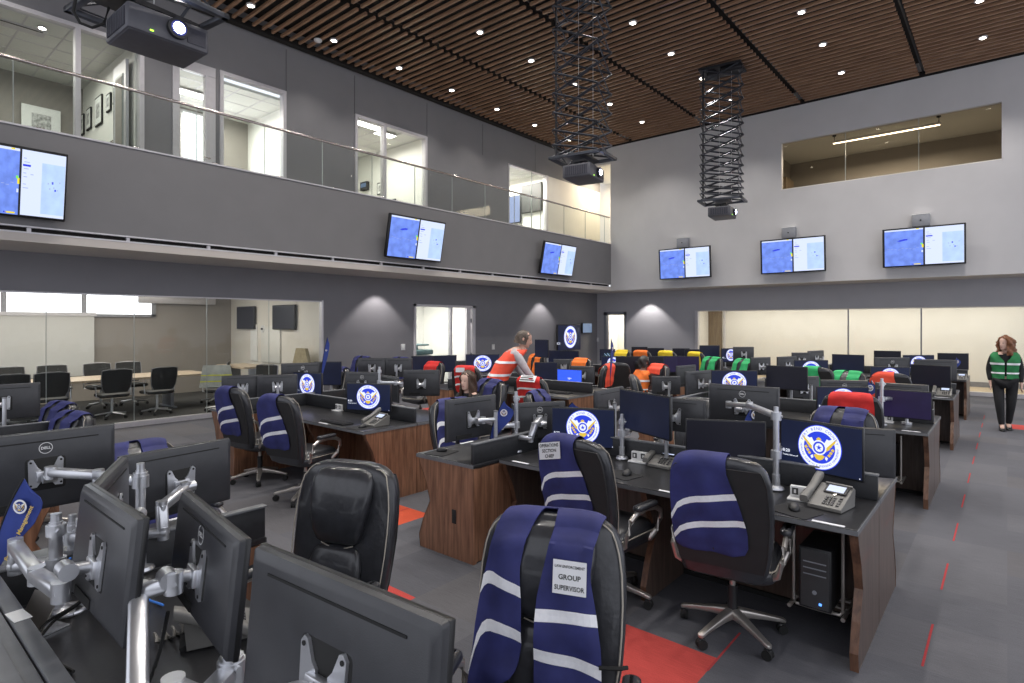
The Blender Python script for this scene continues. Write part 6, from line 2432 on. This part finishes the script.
def card_big(t):
    q_ = vest_card(t, (-.13, .13), .03, .135, [' '], sizes=[.001])
    q = MB()
    for i, (a, b) in enumerate(((-.09, .09), (-.11, .10), (-.12, .12))):
        tm = .055 + i * .028
        q.add([vest_point(a, tm, .037, fold=False), vest_point(b, tm, .037, fold=False), vest_point(b, tm + .012, .037, fold=False), vest_point(a, tm + .012, .037, fold=False)], [(0, 1, 2, 3)], 'ink')
    q.build('print_line', q_, 0)
vest('red vest with a wide white card right of the leaning man', c27, 'wide', 'red_vest', card=card_big)
c28 = chair_top('chair with dark blue cloth behind the double silver pole', 535, 391, R(-75), 1.10)
vest('dark blue vest bunched over the chair behind the double silver pole', c28, 'front', 'navy_vest', bands=False)
c29 = chair_top('black chair leaning in front of the seated orange-vest person', 632, 374.5, R(-60), 1.10)
chair_top('plain black chair between the plain monitor back and the badged one', 702, 397.5, PI, 1.06)
chair_top('plain black chair right of the dark blue feather flag, deep in the rows', 616, 362.5, R(20), 1.12)
chair_top('chair holding the seated orange-vest person', 637, 361, R(-40), 1.10)
c31 = chair_top('farther of two chairs with navy straps near the glass wall', 63, 402, PI + .25, 1.12)
vest('navy vest over the farther of two chairs near the glass wall', c31, 'front', 'navy_vest', bands=False)
c32 = chair_top('nearer of two chairs with navy straps near the glass wall', 76, 412, PI + .25, 1.10)
vest('navy vest over the nearer of two chairs near the glass wall', c32, 'front', 'navy_vest', bands=False)
c33 = chair_top('chair with navy cloth showing above the wide badged monitor back', 133, 443, R(-80), 1.06)
vest('navy vest on the chair showing above the wide badged monitor back', c33, 'front', 'navy_vest', bands=False)
pair('dark chair before the grey wall with blue sheen, left of the two', 'dark blue vest on the left of two chairs before the grey wall', 363, 356.5, PI + .3, 'front', 'navy_vest')
pair('dark chair before the grey wall with blue sheen, right of the two', 'dark blue vest on the right of two chairs before the grey wall', 401, 357.5, PI + .3, 'front', 'navy_vest')
pair('chair with a pale blue vest between the blank screen and the badged back', 'blue and pale vest between the blank screen and the badged back', 343, 367.5, PI - .2, 'wide', 'navy_vest', True)

# ------------------------------------------------------------------ desk things
p = at(822, 510, .775)
p = at(826, 500, .80)
phone('grey desk phone with a lit display in front of the big seal monitor', p.x, p.y, .768, R(-10))
p = at(795, 511, .77)
mouse_pad('black mouse mat left of the lit grey desk phone', p.x, p.y, .768, R(-18))
mouse('black mouse on the mat left of the lit grey desk phone', p.x - .01, p.y + .02, .772, R(20))
p = at(800, 496, .80)
outlet_box('white socket box left of the lit grey desk phone', p.x, p.y + .03, .768, R(5))
keyboard('black keyboard beside the silver pole in the nearest right row', -1.36, 3.80, .768, R(0))
p = at(655, 463, .775)
phone('grey desk phone left of the chair with the striped navy vest', p.x + .06, p.y, .768, R(-5))
p = at(637, 462, .775)
outlet_box('white socket box left of the middle desk phone', p.x, p.y + .03, .768, R(5))
p = at(622, 475, .77)
mouse_pad('black mouse mat near the round silver pole foot', p.x, p.y, .768, R(-10))
mouse('black mouse near the round silver pole foot', p.x + .03, p.y + .02, .772, R(10))
p = at(440, 452, .77)
mouse_pad('black mouse mat on the corner of the walnut console', p.x + .02, p.y, .768, R(-80))
mouse('black mouse on the corner of the walnut console', p.x, p.y + .02, .772, R(-70))
p = at(942, 393, .80)
phone('pale desk phone with a bright display by the aisle, third right row', p.x, p.y - .1, .768, 0)
p = at(959, 378, .80)
phone('far desk phone with two bright spots by the aisle, fourth right row', p.x, p.y - .1, .768, 0)
p = at(898, 433, .77)
outlet_box('white socket strip under the deep violet screen', -1.02, 7.55, .768, 0)
p = at(392, 424, .77)
phone('desk phone with a blue display beside the left seal monitor', -4.98 + .0 - .18, 3.82, .768, R(0))
p = at(361, 428, .77)
mouse('black mouse in front of the left seal monitor', p.x, p.y + .02, .772, 0)
mouse_pad('black mouse mat in front of the left seal monitor', p.x - .02, p.y, .768, 0)
keyboard('black keyboard in front of the left seal monitor', p.x - .48, p.y + .02, .768, 0)
p = at(338, 410, .78)
outlet_box('white socket box between the two left seal monitors', p.x, p.y, .768, 0)
keyboard('keyboard behind the dark riser at the left, under the long silver arm', -3.18, 1.02, .768, -PI / 2)
keyboard('keyboard with bare keys right of the tilted badged monitor, bottom left', -1.62, .86, .768, PI + .15)
phone('grey desk phone between the two nearest tilted monitors at the left', -2.08, .88, .768, PI - .4)
keyboard('keyboard in front of the bright blue screen', -5.35, 7.45, .768, 0)
p = at(566, 395, .775)

q = MB()
pts = []
for k in range(60):
    a = k * .9
    pts.append((.03 * math.cos(a), .0 + k * .004, .03 + .012 * math.sin(a)))
q.tube(pts, .006, 'phone_pl', n=6)
o = q.build('phone_cord', None); o.location = (-2.20, .72, .755); tag(o, 'coiled grey phone cord lying by the tilted monitors', 'cord')

for i, (pts, lb) in enumerate((([(-2.52, .62, 1.02), (-2.50, .60, .88), (-2.56, .52, .80), (-2.44, .46, .776), (-2.20, .50, .776)], 'black cable hanging from the leftmost tilted monitor, outer loop'),
                               ([(-2.42, .60, 1.02), (-2.44, .58, .90), (-2.50, .48, .82), (-2.32, .44, .776), (-2.05, .44, .776)], 'black cable hanging from the leftmost tilted monitor, inner loop'),
                               ([(-1.78, .62, 1.05), (-1.80, .60, .92), (-1.84, .56, .80), (-1.95, .50, .776)], 'black cable behind the badged tilted monitor'))):
    q = MB()
    n = len(pts) - 1
    sm = []
    V = [Vector(p_) for p_ in pts]
    for j in range(n):
        p0, p1, p2, p3 = V[max(0, j - 1)], V[j], V[j + 1], V[min(n, j + 2)]
        for s_ in range(6):
            u = s_ / 6
            sm.append(.5 * ((2 * p1) + (p2 - p0) * u + (2 * p0 - 5 * p1 + 4 * p2 - p3) * u * u + (3 * p1 - p0 - 3 * p2 + p3) * u ** 3))
    sm.append(V[-1])
    q.tube(sm, .005, 'rubber', n=6)
    tag(q.build('cable', None), lb, 'cable')
for i, (pts, lb) in enumerate((([(-2.78, .62, .94), (-2.86, .66, .85), (-2.92, .70, .776), (-2.98, .66, .776)], 'blue network cable left of the ring clamp'),
                               ([(-2.62, .74, .92), (-2.58, .78, .83), (-2.54, .82, .776), (-2.46, .84, .776)], 'blue network cable right of the ring clamp pole'))):
    q = MB(); q.tube(pts, .0045, 'blue_cable', n=6); tag(q.build('cable', None), lb, 'cable')

t = thing('card_stand', 'folded grey metal card stand beside the ring clamp', 'stand', (-2.62, .50, .768), R(20))
q = MB()
q.box((0, 0, .003), (.15, .10, .004), 'alu'); q.build('foot', t, 0)
q = MB(); q.box((0, .0, .0), (.13, .004, .13), 'chair_metal', T=Matrix.Translation(Vector((0, -.01, .062))) @ Matrix.Rotation(-.5, 4, 'X')); q.build('plate', t, 0)
q = MB(); q.box((0, 0, 0), (.09, .045, .002), 'paper'); o = q.build('paper_slip', None, 0); o.location = (-2.36, .395, .9375); o.rotation_euler = (0, 0, .1); tag(o, 'small cream paper slip on the cable rail at the left edge', 'paper')

# ------------------------------------------------------------------ feather flags
def flag_at(label, px, pybase, z, H, lean, yaw, **kw):
    p = at(px, pybase, z)
    flag(label, p.x, p.y, z, yaw, H=H, lean=lean, **kw)
flag('large blue feather flag with seal and gold lettering at the far left', -3.02, .42, .768, R(38), H=.47, lean=.135, text=True, w=.115)
pf = at(484, 452, .80)
flag('blue feather flag leaning right on the walnut corner console', -3.26, 3.55, .768, R(38), H=.44, lean=.12, w=.12)
flag('slim grey-blue feather flag rising behind the badged monitor by the glass wall', -7.5, onX(320, -7.5), .768, R(62), H=.88, lean=.10, w=.055)
pf = at(597, 384, 1.0)
flag('tall dark blue feather flag right of the bright blue screen', -4.97, 8.35, .768, R(100), H=.84, lean=.05, w=.12)
flag('blue feather flag half hidden behind the silver pole of the nearest right row', -1.66, 4.75, .768, R(40), H=.44, lean=.14, w=.15)
flag('blue feather flag beside the upper seal monitor', -3.02, 7.72, .768, R(40), H=.44, lean=.12, w=.12)
flag('tiny blue flag leaning on the farthest aisle screen', -.86, 14.75, .768, R(40), H=.40, lean=.10, w=.12)
flag('blue feather flag lying at the badged back by the double pole', -3.14, 4.30, .768, R(40), H=.36, lean=.16, w=.16)
flag('blue feather flag behind the long grey badged back', -1.42, 8.3, .768, R(40), H=.36, lean=.14, w=.16)

# ------------------------------------------------------------------ wall displays
XD = XF + .17
for (yc_, lb) in ((1.43, 'leftmost map display on the balcony front'), (8.78, 'middle map display on the balcony front'), (14.33, 'rightmost map display on the balcony front')):
    wall_tv(lb, (XD + .02, yc_ if yc_ > 2 else 1.72, 3.80), PI / 2, R(11), wide=1.66 if yc_ > 2 else 1.08)
for (x0_, x1_, lb, bx, lb2) in ((659.4, 711, 'left one of the three map displays on the back wall', 683, 'white speaker box above the left back-wall display'),
                                (760.7, 825.8, 'middle one of the three map displays on the back wall', 789, 'white speaker box above the middle back-wall display'),
                                (882.6, 966.2, 'right one of the three map displays on the back wall', 921, 'white speaker box above the right back-wall display')):
    a, b = onY(x0_, YU - .2), onY(x1_, YU - .2)
    wall_tv(lb, ((a + b) / 2, YU - .2, 3.77), 0, R(4), wide=b - a, tall=.97)
    q = MB(); q.box((0, 0, 0), (.36, .16, .30), 'grey_pl', b=.01); q.box((0, 0, .15), (.37, .17, .015), 'white_pl', b=.005)
    xx = onY(bx, YU - .1)
    o = q.build('speaker_box', None); o.location = (xx, YU - .10, 4.42); tag(o, lb2, 'speaker')
    q = MB(); q.cyl((.0, -.082, -.0), (.0, -.088, .0), .018, 'ink', n=12); q.build('sensor', o)
a, b = onX(557, XL + .12), onX(580, XL + .12)
q = MB(); q.box((0, 0, 0), (b - a, .06, .92), 'bezel', b=.01)
o = q.build('wall_display', None); o.location = (XL + .12, (a + b) / 2, 1.37); o.rotation_euler = (0, 0, PI / 2)
tag(o, 'large dark wall display with the seal in the far left corner', 'display')
q = MB(); scr_base(q, b - a - .05, .86, -.032, 'p_navy'); seal(q, 0.05, .02, .40, -.035, False); add_text(q, '8:20', .12, -.78, -.20, -.038, 'p_white'); q.build('screen', o, 0)
a, b = onX(580.5, XL + .10), onX(590, XL + .10)
q = MB(); q.box((0, 0, 0), (max(.5, b - a), .05, .38), 'bezel', b=.008)
o = q.build('wall_display', None); o.location = (XL + .10, (a + b) / 2 + .1, 1.70); o.rotation_euler = (0, 0, PI / 2)
tag(o, 'small grey-blue wall display beside the large corner one', 'display')
q = MB(); scr_base(q, max(.5, b - a) - .04, .34, -.028, 's_greyblue'); q.build('screen', o, 0)

# ------------------------------------------------------------------ projectors
projector_lift('dark scissor lift hanging from the slat ceiling in the centre', -5.78, 8.77, 4.80, R(8), n=9, spread=[.6, .75, .9, 1.0, 1.05, 1.1, 1.15, 1.2, 1.2])
projector('grey projector under the central scissor lift, its lens glowing', -5.72, 8.70, 4.50, R(100), .92)
projector_lift('dark scissor lift near the back wall with many tight stages', -5.22, 13.97, 4.80, R(8), n=13, spread=[.6, .6, .65, .75, .85, .95, 1.0, 1.1, 1.15, 1.2, 1.3, 1.3, 1.3])
projector('projector under the farther scissor lift near the back wall', -5.20, 13.9, 4.50, R(98), .92)
projector_lift('dark lift frame at the top left corner above the nearest projector', -6.1, 1.95, 4.74, R(8), n=7, w=1.0, d=.8)
projector('large grey projector with a brilliant lens at the upper left', -5.98, 2.0, 4.50, R(92), .94)
q = MB()
q.tube([(-6.15, 1.42, 4.72), (-6.17, 1.40, 4.56), (-6.13, 1.44, 4.46), (-6.10, 1.52, 4.44), (-6.08, 1.60, 4.50), (-6.08, 1.64, 4.66)], .013, 'rubber', n=8)
tag(q.build('cable', None), 'black cable looping under the top left projector', 'cable')

# ------------------------------------------------------------------ conference chairs
def mesh_chair(label, x, y, yaw, group=None):
    t = thing('mesh_chair', label, 'chair', (x, y, 0), yaw, group)
    def bk():
        q = MB()
        L = []
        for z, hw in ((.52, .19), (.60, .23), (.75, .25), (.92, .25), (.96, .24)):
            L.append([(hw * u, -.24 - .12 * (z - .5) - .03 * (1 - u * u), z) for u in (-1, -.5, 0, .5, 1)] + [(hw * u, -.225 - .12 * (z - .5) - .03 * (1 - u * u), z) for u in (1, .5, 0, -.5, -1)])
        q.loft(L, 'mesh_black')
        return q
    def rim():
        q = MB()
        pts = [(.20, -.235, .52), (.245, -.245, .62), (.26, -.27, .80), (.255, -.29, .95), (.12, -.31, .975), (-.12, -.31, .975), (-.255, -.29, .95), (-.26, -.27, .80), (-.245, -.245, .62), (-.20, -.235, .52)]
        q.tube(pts, .011, 'alu_dark', n=6)
        return q
    def st():
        q = MB(); q.loft([[(a, b, z) for a, b in rrect(.25 - i, .24 - i, .07, 4)] for z, i in ((.42, .02), (.44, 0), (.48, .0), (.495, .03))], 'mesh_black'); return q
    def am(s):
        q = MB(); q.tube([(s * .20, -.1, .42), (s * .29, -.1, .44), (s * .30, -.08, .64)], .014, 'alu', n=6); q.box((s * .30, -.02, .655), (.06, .24, .025), 'black_pl', b=.008); return q
    def cl():
        q = MB(); q.cyl((0, 0, .10), (0, 0, .42), .025, 'alu', n=12); return q
    def lg():
        q = MB(); q.tube([(0, 0, .11), (.28, 0, .075)], [.022, .013], 'alu', n=6); q.cyl((.28, -.02, .028), (.28, .02, .028), .028, 'rubber', n=12); return q
    b = inst('mc_b', bk, 'backrest', t)
    inst('mc_r', rim, 'backrest_rim', b)
    inst('mc_s', st, 'seat', t)
    for s in (-1, 1):
        inst('mc_a%d' % s, lambda: am(s), 'armrest', t)
    inst('mc_c', cl, 'gas_column', t)
    for k in range(5):
        inst('mc_l', lg, 'base_leg', t, .7, (0, 0, 0), (0, 0, .3 + k * 2 * PI / 5))
    return t
def cchair(label, px, X, yaw):
    mesh_chair(label, X, onX(px, X), yaw)
cchair('black mesh chair third from the left on the near side of the conference table', 112, -13.45, R(92))
cchair('black mesh chair on the near side of the conference table, right of the glass joint', 157, -13.4, R(100))
cchair('black mesh chair on the near side of the conference table, second from the left', 50, -13.5, R(85))
cchair('black mesh chair at the left picture edge on the near side of the conference table', 8, -13.5, R(90))
cchair('black mesh chair across the conference table, right of the screen edge', 101, -15.3, R(-90))
cchair('black mesh chair across the conference table, before the projection screen', 55, -15.3, R(-92))
cchair('black mesh chair across the conference table, behind the round seal reflection', 133, -15.3, R(-88))
cchair('black mesh chair across the table at the left picture edge', 12, -15.3, R(-88))
mesh_chair('pale-backed tilted chair at the right end of the conference table', -14.2, 5.95, R(150))
c_ = mesh_chair('chair under a grey vest with yellow stripes behind the glass wall', -12.75, onX(219, -12.75), R(60))
t = thing('safety_vest', 'grey vest with two yellow stripes on the chair behind the glass wall', 'safety vest', c_.location, c_.rotation_euler[2])
q = MB()
def fv(u, v):
    s = -.30 + .60 * u
    z = 1.0 - .46 * v
    return Vector((s * (.85 + .25 * v), -.335 - .012 * math.sin(14 * u) - .02 * math.sin(5 * v), z))
q.grid(fv, 16, 12, 'grey_vest')
q.grid(lambda u, v: fv(u, v) + Vector((0, .004, 0)), 16, 12, 'grey_vest')
q.build('cloth', t, .9)
for v0 in (.42, .70):
    q = MB(); q.grid(lambda u, v: fv(u, v0 + .055 * v) + Vector((0, -.004, 0)), 16, 1, 'hi_yellow'); q.build('reflective_stripe', t, 0)
mesh_chair('teal-backed chair in front of the white poster', onY(266, 6.1), 5.95, R(-150))
